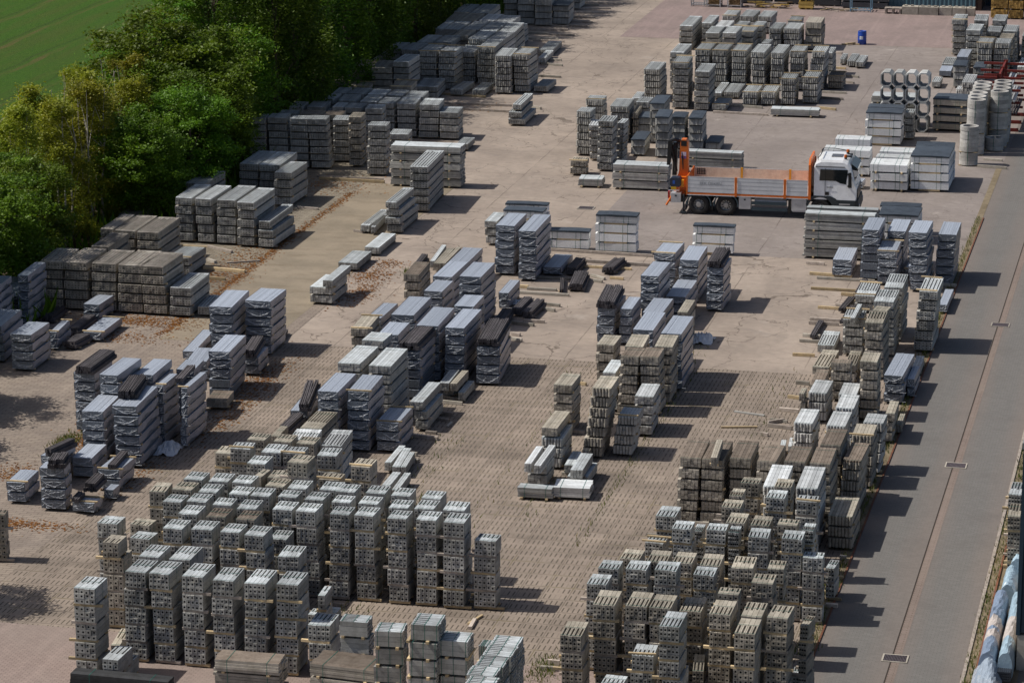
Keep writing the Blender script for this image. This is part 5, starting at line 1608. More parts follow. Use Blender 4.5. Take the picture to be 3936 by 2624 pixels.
wrapped_roll(-5.38, 86.5, 92.5, .46, .9, "bundle of dark tubes sticking out of clear film at right edge", [(.3, .6)], True, ROLLP)
wrapped_roll(-5.78, 93.2, 95.2, .48, .8, "short crumpled wrapped bundle with yellow batten", [], False, ROLLP)
wrapped_roll(-5.62, 95.5, 99.6, .55, .95, "pale blue wrapped bundle with white bands farthest from camera", [(.2, .4), (.5, .65)], False, ROLLP)
wrapped_roll(-5.0, 93.0, 99.4, .5, .95, "pale wrapped bundle cut by the right edge of the photo", [(.1, .3), (.5, .8)], False, ROLLP)
# loose film trailing off the first roll
r = thing("film_tail", "crumpled clear plastic film trailing off the blue roll", "plastic film", -5.95, 86.0, .02)
m = MB(); rs = random.Random(3); nx, ny = 14, 16
for j in range(ny + 1):
    for i in range(nx + 1):
        u, v_ = i / nx, j / ny
        m.v.append((-.35 + .85 * u + .15 * (1 - v_) * u, -1.3 + 2.3 * v_, .03 + .62 * v_ ** .8 * sin(pi * min(max(u, .03), .97)) ** .6 + .05 * rs.random() + .05 * sin(9 * u + 3 * v_)))
for j in range(ny):
    for i in range(nx): q = j * (nx + 1) + i; m.quad((q, q + 1, q + nx + 2, q + nx + 1))
m.obj("sheet", CLEAR, r)
def film_heap(a, b, w, L, h, label, seed):
    r = thing("film_heap", label, "plastic film", a, b, .015); m = MB(); rs = random.Random(seed); n = 14
    for j in range(n + 1):
        for i in range(n + 1):
            u, v_ = i / n * 2 - 1, j / n * 2 - 1; d = max(0, 1 - (u * u + v_ * v_) * .9)
            m.v.append((u * w / 2 * (1 + .1 * rs.random()), v_ * L / 2, .01 + h * d ** .5 * (.5 + .8 * rs.random())))
    for j in range(n):
        for i in range(n): q = j * (n + 1) + i; m.quad((q, q + 1, q + n + 2, q + n + 1))
    m.obj("sheet", FILMW, r)
film_heap(-21.0, 123.7, .95, 1.3, .3, "crumpled white film lying right of the wrapped stacks", 1)
film_heap(-30.2, 128.2, 1.0, .8, .1, "flat scrap of clear film beside dark posts mid yard", 2)
film_heap(-37.9, 103.6, .8, 1.4, .3, "crumpled film by the end of the wrapped wall", 4)
# a few loose sticks
for i, (a, b, l_, rz, lab) in enumerate([(-22.2, 88.4, .9, 1.3, "lone yellow batten on the paving before the tall wall"), (-17.3, 113.2, 1.3, -.25, "long grey stick lying left of the scalloped stacks"), (-17.4, 111.3, 1.4, .25, "pale slat lying left of the scalloped stacks"), (-44.6, 133.0, 1.6, .5, "thin pole on the leafy paving under the trees"), (-28.4, 109.2, .6, 1.5, "short post standing askew among loose posts")]):
    m = MB(); m.box(-l_ / 2, l_ / 2, -.04, .04, 0, .06); o = m.obj("loose_batten", [WOOD, CON_G, WOOD, WOODG, CON_G][i], None)
    x, y = YW(a, b); o.location = (x, y, .014); o.rotation_euler = (0, 0, -YAW + rz); tag(o, lab, "batten", "loose battens left lying about")

# ---------------------------------------------------------------- trees
def leaf_mat(name, c1, c2, c3):
    m = bpy.data.materials.new(name); t, N, L, bs = nodes(m)
    at = t.nodes.new("ShaderNodeAttribute"); at.attribute_name = "tone"
    oi = t.nodes.new("ShaderNodeObjectInfo")
    c = mixc(t, ramp(t, at.outputs["Fac"], 0.0, 0.6), c1, c2)
    c = mixc(t, ramp(t, at.outputs["Fac"], 0.8, 1.0), c, c3)
    hs = t.nodes.new("ShaderNodeHueSaturation"); L.new(c, hs.inputs["Color"])
    L.new(mth(t, 'MULTIPLY_ADD', oi.outputs["Random"], .05, .475), hs.inputs["Hue"]); L.new(mth(t, 'MULTIPLY_ADD', oi.outputs["Random"], .5, .75), hs.inputs["Value"])
    L.new(hs.outputs[0], bs.inputs["Base Color"]); bs.inputs["Roughness"].default_value = 0.55; bs.inputs["Specular IOR Level"].default_value = .35
    tr = t.nodes.new("ShaderNodeBsdfTranslucent"); L.new(hs.outputs[0], tr.inputs["Color"])
    mx = t.nodes.new("ShaderNodeMixShader"); mx.inputs[0].default_value = 0.4
    L.new(bs.outputs[0], mx.inputs[1]); L.new(tr.outputs[0], mx.inputs[2]); L.new(mx.outputs[0], t.nodes["Material Output"].inputs["Surface"])
    return m
LG = leaf_mat("leaf_green", (0.06, 0.115, 0.005), (0.12, 0.21, 0.010), (0.22, 0.33, 0.022))
LY = leaf_mat("leaf_yellowing", (0.13, 0.165, 0.008), (0.25, 0.27, 0.014), (0.42, 0.38, 0.03))
LD = leaf_mat("leaf_dark", (0.045, 0.095, 0.005), (0.09, 0.165, 0.008), (0.17, 0.27, 0.018))
BARK = surf("bark_brown", (0.09, 0.07, 0.05), tone=False, var=0); BIRCH = surf("bark_birch", (0.48, 0.44, 0.38), (0.12, 0.10, 0.08), tone=False, scale=6, var=0)
def crown_mesh(seed, h, r, kind):
    R = random.Random(seed); v = []; f = []; tn = []
    clumps = []
    if kind == 'birch':
        for i in range(85):
            z = h * R.uniform(.08, 1.0); rr = r * (1 - max(0, (z / h - .45)) * 1.25) * sqrt(R.random())
            an = R.random() * 2 * pi; clumps.append((rr * cos(an), rr * sin(an), z, R.uniform(.25, .55) * r * .55, R.uniform(.4, .9)))
        per, size = 230, .068
    elif kind == 'weep':
        for i in range(150):
            z = h * (1 - R.random() ** 1.2 * .97); rr = r * sqrt(max(.05, 1 - ((z / h - .5) / .62) ** 2)) * (.45 + .55 * sqrt(R.random()))
            an = R.random() * 2 * pi; clumps.append((rr * cos(an), rr * sin(an), z, R.uniform(.3, .55), R.uniform(.7, 1.5)))
        per, size = 210, .078
    else:
        for i in range(170):
            th = R.random() * 2 * pi; ph = math.acos(R.uniform(-1, 1)); rr = R.uniform(.45, 1.0)
            sx = r * rr * sin(ph); clumps.append((sx * cos(th), sx * sin(th), h * .52 + h * .48 * rr * cos(ph) + R.gauss(0, .15), R.uniform(.35, .8) * r * .34, R.uniform(.3, .6)))
        per, size = 200, .085
    for (cx, cy, cz, cr, fl) in clumps:
        base = R.random()
        for k in range(int(per * R.uniform(.6, 1.3))):
            x = cx + R.gauss(0, cr * .55); y = cy + R.gauss(0, cr * .55)
            z = cz + R.gauss(0, cr * .5 * fl * (2 if kind == 'weep' else 1.2)) - (abs(R.gauss(0, .35)) if kind == 'weep' else 0)
            if z < .15: continue
            s = size * R.uniform(.6, 1.4)
            a1, a2 = R.random() * 2 * pi, R.gauss(0, .8)
            ux = Vector((cos(a1), sin(a1), R.gauss(0, .35))).normalized(); w_ = Vector((-sin(a1) * cos(a2), cos(a1) * cos(a2), sin(a2)))
            p = Vector((x, y, z)); n = len(v)
            v += [tuple(p - ux * s), tuple(p + w_ * s * .55), tuple(p + ux * s), tuple(p - w_ * s * .55)]
            f.append((n, n + 1, n + 2, n + 3)); tn.append(min(1, max(0, base * .8 + R.random() * .22)))
    me = bpy.data.meshes.new("crown"); me.from_pydata(v, [], f)
    at = me.attributes.new("tone", 'FLOAT', 'FACE'); at.data.foreach_set("value", tn)
    me.materials.append(dict(birch=LY, weep=LD, oak=LG)[kind])
    return me, clumps
def trunk_mesh(seed, h, clumps, kind):
    R = random.Random(seed + 50); m = MB(); r0 = dict(birch=.07, weep=.16, oak=.2)[kind]
    stems = 3 if kind == 'birch' else 1
    for s_ in range(stems):
        ox, oy = (R.uniform(-.7, .7), R.uniform(-.7, .7)) if stems > 1 else (0, 0)
        P = [(ox, oy, 0)]; hh = h * (.97 if kind == 'birch' else .85)
        for i in range(1, 8): P.append((ox * (1 + .12 * i) + R.gauss(0, .06), oy * (1 + .12 * i) + R.gauss(0, .06), hh * i / 7))
        m.tube(P, [r0 * (1 - .85 * i / 7) for i in range(8)], 7)
        for c in R.sample(clumps, 16 if stems == 1 else 7):
            zb = max(.5, c[2] - R.uniform(.5, 1.6)); i = min(6, int(zb / hh * 7)); q = P[i]
            m.tube([q, ((q[0] + c[0]) / 2, (q[1] + c[1]) / 2, (zb + c[2]) / 2 + .2), c[:3]], [r0 * .3, r0 * .18, .008], 5)
    me = m.mesh("trunk", [BIRCH if kind == 'birch' else BARK]); return me
PROT = {}
for kind, h, r, seeds in (('birch', 7.5, 2.0, (1, 2, 3)), ('weep', 9.5, 3.0, (4, 5, 6)), ('oak', 7.5, 3.0, (7, 8, 9))):
    for s_ in seeds:
        cm_, cl = crown_mesh(s_, h, r, kind); PROT.setdefault(kind, []).append((cm_, trunk_mesh(s_, h, cl, kind)))
TREES = [('oak', -41.2, 86.0, .7), ('oak', -49.6, 101.0, .8), ('oak', -50.2, 106.5, .85), ('oak', -51.9, 139.3, .8), ('oak', -51.2, 144.6, .82), ('oak', -51.6, 149.5, .8), ('oak', -53.2, 113.5, .95), ('oak', -53.6, 118.5, .95), ('oak', -53.3, 123.8, .88), ('oak', -53.6, 128.3, .78),
 ('birch', -55.2, 131.2, .95), ('birch', -56.6, 133.5, .72), ('birch', -54.2, 134.3, .9), ('birch', -56.4, 136.6, 1.02), ('birch', -54.3, 138.2, .95), ('birch', -57.0, 139.8, .78), ('birch', -55.5, 141.4, 1.0), ('birch', -53.6, 143.0, .85), ('birch', -57.0, 144.4, .8), ('birch', -55.3, 146.6, .95),
 ('birch', -57.5, 136.5, .62), ('birch', -59.0, 149.0, .8),
 ('oak', -52.9, 141.5, .68), ('oak', -53.4, 147.5, .98), ('oak', -55.8, 151.0, 1.15), ('oak', -53.0, 152.2, 1.05), ('oak', -56.5, 155.5, 1.15), ('oak', -52.8, 156.3, .95),
 ('weep', -54.8, 159.5, 1.12), ('weep', -52.6, 163.5, 1.1), ('weep', -57.0, 164.5, 1.2), ('weep', -53.1, 168.5, 1.15), ('weep', -57.0, 170.5, 1.2), ('weep', -52.8, 173.5, 1.1), ('weep', -56.6, 177.0, 1.2), ('weep', -52.9, 178.6, 1.1), ('weep', -52.7, 183.6, 1.1), ('weep', -56.8, 184.5, 1.25), ('weep', -52.5, 188.6, 1.05), ('weep', -56.6, 191.5, 1.2), ('weep', -52.3, 193.6, 1.05), ('weep', -52.1, 198.6, 1.0), ('weep', -56.0, 199.0, 1.2), ('weep', -51.8, 203.6, 1.0), ('weep', -55.5, 206.5, 1.15), ('weep', -51.6, 208.8, 1.0), ('weep', -51.3, 214.0, 1.0), ('weep', -55.0, 216.0, 1.2), ('weep', -51.3, 220.0, 1.0), ('weep', -51.3, 227.0, 1.1)]
cnt = {}
TL = dict(oak="green broadleaf tree with layered boughs", birch="thin yellowing birch with pale stems", weep="dark tree with hanging foliage")
for i, (kind, a, b, s_) in enumerate(sorted(TREES, key=lambda q: (q[0], q[2]))):
    cnt[kind] = cnt.get(kind, 0) + 1; c_ = cnt[kind]
    lab = "%s, %s in the tree belt counted from the camera" % (TL[kind], ORD[c_] if c_ <= 20 else "number " + str(c_))
    if c_ > 20: lab = "dark hanging tree at the far belt end, %s of its group" % ORD[c_ - 20]
    r = thing("broadleaf_tree" if kind != 'birch' else "birch_tree", lab, "tree", a, b, 0, 0, "trees of the belt between yard and field")
    cm_, tm_ = PROT[kind][i % 3]; rs = random.Random(i)
    rz = rs.random() * 6.28; sz = s_ * rs.uniform(.95, 1.05)
    for nm, me in (("crown", cm_), ("trunk", tm_)):
        o = link(nm, me, r, (0, 0, 0), rz); o.scale = (s_, s_, sz)
# undergrowth, weeds and fallen leaves
def scatter_quads(name, pts, size, mat, tilt, seed, label_kind='stuff', up=0.0):
    R = random.Random(seed); v = []; f = []; tn = []
    for (a, b) in pts:
        x, y = YW(a, b); s = size * R.uniform(.5, 1.4); an = R.random() * 6.28
        ux = Vector((cos(an), sin(an), R.gauss(0, tilt * .3))); w_ = Vector((-sin(an) * cos(tilt), cos(an) * cos(tilt), sin(tilt) if up else R.gauss(0, tilt)))
        p = Vector((x, y, .02 + (R.random() * up))); n = len(v)
        if up: v += [tuple(p - ux * s * .12), tuple(p + ux * s * .12), tuple(p + ux * s * .1 + Vector((R.gauss(0, .3) * s, R.gauss(0, .3) * s, s)))]; f.append((n, n + 1, n + 2))
        else: v += [tuple(p - ux * s), tuple(p + w_ * s * .6), tuple(p + ux * s), tuple(p - w_ * s * .6)]; f.append((n, n + 1, n + 2, n + 3))
        tn.append(R.random())
    me = bpy.data.meshes.new(name); me.from_pydata(v, [], f)
    at = me.attributes.new("tone", 'FLOAT', 'FACE'); at.data.foreach_set("value", tn); me.materials.append(mat)
    o = bpy.data.objects.new(name, me); C.objects.link(o); o["kind"] = 'stuff'; return o
LEAF = leaf_mat("fallen_leaf", (0.14, 0.06, 0.015), (0.30, 0.13, 0.025), (0.42, 0.22, 0.04))
GRS = leaf_mat("weed_blade", (0.05, 0.09, 0.015), (0.12, 0.15, 0.03), (0.28, 0.22, 0.07))
R = random.Random(11); pts = []
def blob(a, b, sa, sb, n):
    for _ in range(n): pts.append((R.gauss(a, sa), R.gauss(b, sb)))
def line_(a0, b0, a1, b1, w, n):
    for _ in range(n):
        u = R.random(); pts.append((a0 + (a1 - a0) * u + R.gauss(0, w), b0 + (b1 - b0) * u + R.gauss(0, w)))
line_(-43.9, 119.5, -43.9, 149, .16, 2600); blob(-45.0, 121.6, 1.5, .6, 700); blob(-46.5, 121.5, 1.2, .5, 500); blob(-44.9, 133.5, .7, 2.5, 900); blob(-44.8, 130, .8, .8, 500)
blob(-38.0, 131.8, .5, .8, 450); blob(-37.6, 128.4, .4, 1.2, 500); blob(-37.9, 134.2, .5, .5, 200); blob(-45.5, 150.5, 1.5, 1.2, 700); blob(-47, 141, .8, 2, 400)
blob(-37.5, 113.5, .5, 1.8, 700); blob(-37.2, 108.5, .4, 2, 500); blob(-41.5, 104.0, .5, .8, 500); blob(-42.6, 99.8, .4, .5, 260); blob(-40.7, 94.2, 1.3, .3, 700); blob(-44, 173.5, 1.5, .8, 200)
blob(-48.5, 129.5, 1.5, .8, 300); blob(-38.2, 100.8, .4, 1.5, 300); blob(-45.6, 118.8, 1.5, .5, 400)
scatter_quads("leaf_litter", pts, .055, LEAF, .25, 2)
pts = []
for _ in range(9000): pts.append((R.uniform(-62, -49.5), R.uniform(108, 230)))
scatter_quads("undergrowth", pts, .9, LG, .5, 3, up=.4)
pts = []
line_(-11.5, 72, -11.5, 150, .08, 2200); line_(-6.45, 84, -6.4, 112, .1, 900); blob(-11.7, 94.3, .2, .7, 500); blob(-11.6, 88.4, .2, .5, 200); blob(-5.95, 85.2, .15, .5, 200)
line_(-24.6, 95, -25.2, 118, .25, 110); line_(-20.6, 96, -20.5, 119, .12, 260); line_(-23.0, 98, -22.8, 104, .25, 70); line_(-27.8, 98, -27.6, 108, .25, 90); line_(-16.6, 100, -16.6, 120, .2, 160); blob(-27.0, 100.0, .2, .5, 80)
blob(-19.1, 84.6, .25, .6, 300); blob(-42.1, 103.8, .25, .6, 500); blob(-31, 127.9, 1.2, .1, 90); blob(-26.4, 88.2, .4, .4, 60); blob(-36.5, 133, .15, .3, 80); blob(-21.1, 121, .3, 1.3, 120); blob(-11.7, 128, .2, 3, 300)
scatter_quads("weeds", pts, .14, GRS, 1.2, 4, up=.03)

# ---------------------------------------------------------------- the lorry
WHT = paint("cab_white", (0.84, 0.85, 0.86), 0.25, coat=.5); ORG = paint("lorry_orange", (0.62, 0.14, 0.012), 0.4); DRK = paint("plastic_dark", (0.022, 0.03, 0.036), 0.55)
ALU = paint("side_board_grey", (0.64, 0.65, 0.66), 0.5); RUB = surf("tyre_rubber", (0.025, 0.024, 0.024), rough=.8, tone=False, var=0); GLS = paint("dark_glass", (0.01, 0.014, 0.016), 0.06)
PLY = surf("plywood_inside", (0.62, 0.50, 0.41), (0.50, 0.38, 0.31), tone=False, var=0); BOXG = paint("box_aluminium", (0.5, 0.5, 0.51), 0.4, 0.3); AMB = paint("amber_lens", (0.45, 0.10, 0.01), 0.2)
YELP = paint("ochre_stake", (0.55, 0.25, 0.01), 0.5); HYD = paint("hydraulic_black", (0.012, 0.012, 0.013), 0.35); REDP = paint("red_lamp", (0.3, 0.01, 0.01), 0.3)
T_ = thing("truck", "white cab lorry with orange framed dropside bed and rear loading crane", "truck", -25.39, 148.97, .012, 2.2)
def bx(nm, mat, *q, parent=None):
    m = MB(); m.box(*q); return m.obj(nm, mat, T_ if parent is None else parent)
def rbox(m, x0, x1, y0, y1, z0, z1, r):
    """box with its vertical cross-section corners cut"""
    m.prism([(x0 + r, z0), (x1 - r, z0), (x1, z0 + r), (x1, z1 - r), (x1 - r, z1), (x0 + r, z1), (x0, z1 - r), (x0, z0 + r)], y0, y1)
# chassis
m = MB()
for s in (-1, 1): m.box(-1.0, 7.3, s * .42 - .04, s * .42 + .04, .72, 1.0)
for x in (-.9, .7, 2.4, 4.2, 6.0): m.box(x, x + .1, -.38, .38, .76, .96)
m.obj("chassis", DRK, T_)
def wheel(x, s, twin, front=False):
    """s = -1 near side"""
    w = bpy.data.objects.new("wheel", None); C.objects.link(w); w.parent = T_; w.location = (x, s * 1.0, .52)
    m = MB(); prof = [(.27, -.13), (.30, -.155), (.47, -.155), (.515, -.13), (.52, 0), (.515, .13), (.47, .155), (.30, .155), (.27, .13)]
    seg = 36
    for (r_, y) in prof:
        for k in range(seg): m.v.append((r_ * cos(2 * pi * k / seg), y * 1.5 * -s * -1 - 0.0, r_ * sin(2 * pi * k / seg)))
    for i in range(len(prof) - 1):
        for k in range(seg): m.quad((i * seg + k, i * seg + (k + 1) % seg, (i + 1) * seg + (k + 1) % seg, (i + 1) * seg + k))
    m.obj("tyre", RUB, w, smooth=True)
    m = MB(); yo = s * .20
    def disc(prof, n=30):
        b = len(m.v)
        for (r_, y) in prof:
            for k in range(n): m.v.append((r_ * cos(2 * pi * k / n), s * y, r_ * sin(2 * pi * k / n)))
        for i in range(len(prof) - 1):
            for k in range(n): m.quad((b + i * n + k, b + i * n + (k + 1) % n, b + (i + 1) * n + (k + 1) % n, b + (i + 1) * n + k))
    if front: disc([(.30, .215), (.285, .20), (.26, .12), (.20, .15), (.15, .21), (.12, .26), (.0, .265)])
    else: disc([(.30, .215), (.28, .20), (.265, .03), (.15, .02), (.14, .10), (.12, .14), (.0, .145)])
    m.obj("rim", paint("rim_silver", (0.42, 0.42, 0.42), 0.35, 0.7), w)
    for k in range(10):
        a = 2 * pi * k / 10; m = MB(); rr = .215 if front else .2; y = .145 if front else .03
        m.tube([(rr * cos(a), s * y, rr * sin(a)), (rr * cos(a), s * (y + .03), rr * sin(a))], .035 if not front else .025, 8)
        m.obj("wheel_hole" if not front else "wheel_nut", HYD, w)
for x, tw, fr in ((0, 1, True), (1.37, 1, False), (6.12, 0, True)):
    for s in (-1, 1): wheel(x, s, tw, fr)
# mudguards
for x in (0, 1.37):
    for s in (-1, 1):
        m = MB(); n = 12
        for j, yy in enumerate((s * .78, s * 1.24)):
            for i in range(n + 1):
                a = pi * (1.02 - 1.04 * i / n); 
                for r_ in (.585, .645): m.v.append((x + r_ * cos(a), yy, .52 + r_ * sin(a)))
        st_ = 2 * (n + 1)
        for i in range(n):
            a = 2 * i
            m.quad((a, a + 2, a + 3, a + 1)); m.quad((st_ + a, st_ + a + 1, st_ + a + 3, st_ + a + 2)); m.quad((a + 1, a + 3, st_ + a + 3, st_ + a + 1)); m.quad((a, st_ + a, st_ + a + 2, a + 2))
        m.obj("mudguard", paint("mudguard_slate", (0.045, 0.075, 0.09), 0.5), T_)
for x in (-.66, .70):
    bx("mud_flap", HYD, x - .01, x + .01, -1.22, -.8, .2, .62)
# load bed
X0, X1 = -.62, 5.5
bx("bed_floor", PLY, X0, X1, -1.21, 1.21, 1.10, 1.16)
m = MB(); m.box(X0, X1, -1.27, -1.212, 1.04, 1.13); m.obj("bed_rail", ORG, T_); bx("bed_rail", ORG, X0, X1, 1.212, 1.27, 1.04, 1.13)
bx("bed_rail_trim", ALU, X0, X1, -1.28, -1.225, 1.00, 1.038)
seams = [X0 + .06, 1.80, 1.93, 4.27, 4.40, X1 - .02]
for s in (-1, 1):
    for (a, b) in ((X0 + .06, 1.79), (1.94, 4.26), (4.41, X1 - .02)):
        y0, y1 = (-1.265, -1.235) if s < 0 else (1.235, 1.265)
        sbd = bx("side_board", ALU, a, b, y0, y1, 1.15, 1.93)
        bx("board_lining", PLY, a + .01, b - .01, (-1.234 if s < 0 else 1.225), (-1.225 if s < 0 else 1.234), 1.16, 1.92, parent=sbd)
        m = MB(); m.box(a, b, y0 - .004, y1 + .004, 1.931, 1.955); m.obj("edge_trim", BOXG, sbd)
        if s < 0:
            for z in (1.36, 1.56, 1.76): m = MB(); m.box(a + .02, b - .02, -1.268, -1.2655, z, z + .008); m.obj("board_joint", surf("joint_grey", (0.15, 0.15, 0.15)), sbd)
    for x in (1.865, 4.335):
        y0, y1 = (-1.29, -1.20) if s < 0 else (1.20, 1.29)
        bx("stake", ORG if s < 0 else YELP, x - .06, x + .06, y0, y1, 1.0, 1.97)
bx("corner_post", ORG, X0 - .02, X0 + .05, -1.28, -1.2, 1.0, 1.98); bx("corner_post", ORG, X0 - .02, X0 + .05, 1.2, 1.28, 1.0, 1.98)
bx("tail_board", ORG, X0 - .01, X0 + .03, -1.19, 1.19, 1.16, 1.95)
m = MB(); m.prism([(-1.28, 1.0), (1.28, 1.0), (1.28, 2.75), (1.0, 3.02), (-1.0, 3.02), (-1.28, 2.75)], X1, X1 + .09, 0, 1, 'x'); m.obj("headboard", ORG, T_)
for y in (-1.24, 1.24): bx("headboard_post", ORG, X1 + .001 + .09, X1 + .14, y - .05, y + .05, 1.0, 2.7)
m = MB()
for i in range(5): m.box(X0 + .2 + i * .09, X0 + .24 + i * .09, 1.222, 1.2245, 1.55, 1.88)
for i in range(4): m.box(X0 + .18, X0 + .64, 1.219, 1.2215, 1.57 + i * .08, 1.60 + i * .08)
m.obj("vent_grille", HYD, T_)
def text(s, size, loc, rot, mat, nm, parent=None, ext=.004):
    cu = bpy.data.curves.new(nm, 'FONT'); cu.body = s; cu.size = size; cu.extrude = ext; cu.align_x = 'CENTER'; cu.align_y = 'CENTER'
    to = bpy.data.objects.new(nm, cu); me = bpy.data.meshes.new_from_object(to); bpy.data.objects.remove(to)
    me.materials.clear(); me.materials.append(mat); o = bpy.data.objects.new(nm, me); C.objects.link(o); o.parent = parent or T_; o.location = loc; o.rotation_euler = rot; return o
FAINT = surf("ghost_lettering", (0.30, 0.31, 0.32), (0.38, 0.39, 0.40), scale=9, tone=False, var=0)
text("EEK DEKEN.", .22, (.62, -1.268, 1.62), (pi / 2, 0, 0), FAINT, "faded_lettering")
# crane at the tail
bx("crane_base", ORG, -1.25, -.72, -.55, .55, .85, 1.75); bx("crane_frame", HYD, -1.15, -.75, -.95, .95, .55, .85)
m = MB(); m.prism([(-1.22, 1.75), (-.62, 1.75), (-.70, 2.0), (-.72, 3.45), (-.82, 3.62), (-1.05, 3.62), (-1.12, 3.4), (-1.16, 2.0)], -.24, .24); m.obj("crane_column", ORG, T_)
bx("column_cap", HYD, -1.07, -.78, -.245, -.241, 3.28, 3.56)
stk = bx("sticker", paint("sticker_white", (0.6, 0.5, 0.62), .4), -1.05, -.80, -.246, -.241, 2.78, 2.98); bx("sticker", paint("sticker_blue", (0.03, 0.07, 0.35), .4), -1.05, -.94, -.246, -.241, 2.64, 2.76); bx("sticker", paint("sticker_violet", (0.2, 0.1, 0.3), .4), -.92, -.80, -.246, -.241, 2.64, 2.76)
m = MB(); m.tube([(-1.32, -.1, 1.95), (-1.62, -.1, 3.35)], .085, 10); m.tube([(-1.45, .12, 1.9), (-1.50, .12, 3.3)], .07, 10); m.obj("lift_cylinder", HYD, T_)
m = MB(); m.prism([(-1.78, 2.3), (-1.60, 2.3), (-1.50, 3.55), (-1.72, 3.55)], -.35, -.15); m.obj("folded_boom", HYD, T_)
m = MB(); m.prism([(-1.55, 1.7), (-1.33, 1.7), (-1.28, 3.4), (-1.5, 3.4)], .05, .3); m.obj("folded_boom", HYD, T_)
m = MB(); m.tube([(-1.7, -.2, 3.5), (-1.4, -.15, 3.62), (-1.15, 0, 3.5)], .09, 8); m.obj("boom_joint", HYD, T_)
m = MB()
for k in range(6): m.tube([(-1.5 + .05 * k, -.25 + .04 * k, 3.1), (-1.3, -.1 + .03 * k, 3.45 + .03 * k), (-1.05, -.2, 3.2), (-.95, -.28, 2.6 - .1 * k)], .018, 5)
m.obj("hose", HYD, T_)
m = MB(); rbox(m, -1.50, -.95, -1.1, -.6, 1.35, 1.82, .07); m.obj("oil_tank", paint("tank_navy", (0.02, 0.028, 0.05), .4), T_)
bx("tank_label", paint("label_blue", (0.02, 0.09, 0.4), .4), -1.36, -1.24, -1.104, -1.101, 1.5, 1.68); bx("warning_plate", paint("plate_yellow", (0.55, 0.33, 0.01), .4), -1.44, -1.18, -1.106, -1.101, 1.22, 1.36)
bx("valve_block", YELP, -.93, -.80, -1.05, -.85, 1.35, 1.70)
m = MB(); m.tube([(-1.58, -1.12, 1.22), (-1.58, -1.12, 1.18), (-1.02, -1.12, 1.18), (-1.02, -1.12, 1.3)], .018, 6); m.obj("guard_rail", BOXG, T_)
m = MB(); m.tube([(-1.35, -1.15, .95), (-1.66, -1.18, .42)], .055, 9); m.obj("stabiliser_arm", ORG, T_)
bx("tail_lamp", REDP, -1.6, -1.52, -1.1, -.75, .75, 1.1); bx("tail_lamp", REDP, -1.6, -1.52, .75, 1.1, .75, 1.1); bx("rear_beam", ORG, -1.52, -1.42, -1.15, 1.15, .6, .78)
m = MB(); m.tube([(-.78, -1.15, 1.0), (-.78, -1.15, .12)], .045, 8); m.box(-.9, -.66, -1.27, -1.03, .05, .11); m.obj("stabiliser_leg", DRK, T_)
# boxes, tanks and guards
def tbox(x0, x1, z0, z1):
    b = bx("tool_box", BOXG, x0, x1, -1.24, -.7, z0, z1)
    m = MB(); m.box((x0 + x1) / 2 - .05, (x0 + x1) / 2 + .05, -1.25, -1.2405, z1 - .16, z1 - .08); m.obj("latch", DRK, b)
tbox(-1.42, -.92, .58, 1.05); tbox(2.03, 2.62, .38, .98)
for z in (.32, .62): bx("side_guard", paint("guard_slate", (0.045, 0.075, 0.09), 0.5), 2.66, 4.45, -1.22, -1.18, z, z + .16)
m = MB(); m.tube([(2.8, -.85, .72), (4.4, -.85, .72)], .24, 18); m.obj("air_tank", BOXG, T_); m = MB(); m.tube([(3.1, -.7, .95), (4.35, -.7, .95)], .1, 14); m.obj("exhaust_pipe", BOXG, T_)
m = MB(); rbox(m, 4.68, 5.42, -1.25, -.65, .34, 1.02, .07); ft = m.obj("fuel_tank", BOXG, T_)
m = MB(); m.box(4.76, 5.34, -1.262, -1.2505, .42, .46); m.box(4.76, 5.34, -1.262, -1.2505, .90, .93); m.obj("tank_rib", BOXG, ft)
text("MAN", .19, (5.05, -1.256, .70), (pi / 2, 0, 0), paint("emboss_grey", (0.33, 0.33, 0.34), .4), "embossed_letters", ft, .006)
m = MB(); m.box(4.5, 4.62, -1.1, -.6, .2, 1.0); m.obj("bracket", HYD, T_)
# cab
cab = MB()
prof = [(5.78, 1.02), (7.90, 1.02), (7.93, 1.6), (7.80, 1.95), (7.62, 2.72), (7.45, 2.92), (7.2, 3.02), (6.1, 3.02), (5.85, 2.9), (5.78, 2.7)]
def section(y, inset): return [(x, z) for (x, z) in prof]
cab_secs = [(-1.22, .0), (-1.16, 1.0), (1.16, 1.0), (1.22, .0)]
n = len(prof)
for (y, k) in cab_secs:
    for (x, z) in prof:
        zz = z if z < 2.65 else (z - .12 if k == 0 else z); yy = y * (1 if z < 2.3 else .95)
        cab.v.append((x - (.04 if k == 0 and x > 7.4 else 0), yy, zz))
for i in range(3):
    for j in range(n): cab.quad((i * n + j, i * n + (j + 1) % n, (i + 1) * n + (j + 1) % n, (i + 1) * n + j))
cab.quad(tuple(range(n))); cab.quad(tuple(3 * n + j for j in range(n))[::-1])
cb = cab.obj("cab", WHT, T_)
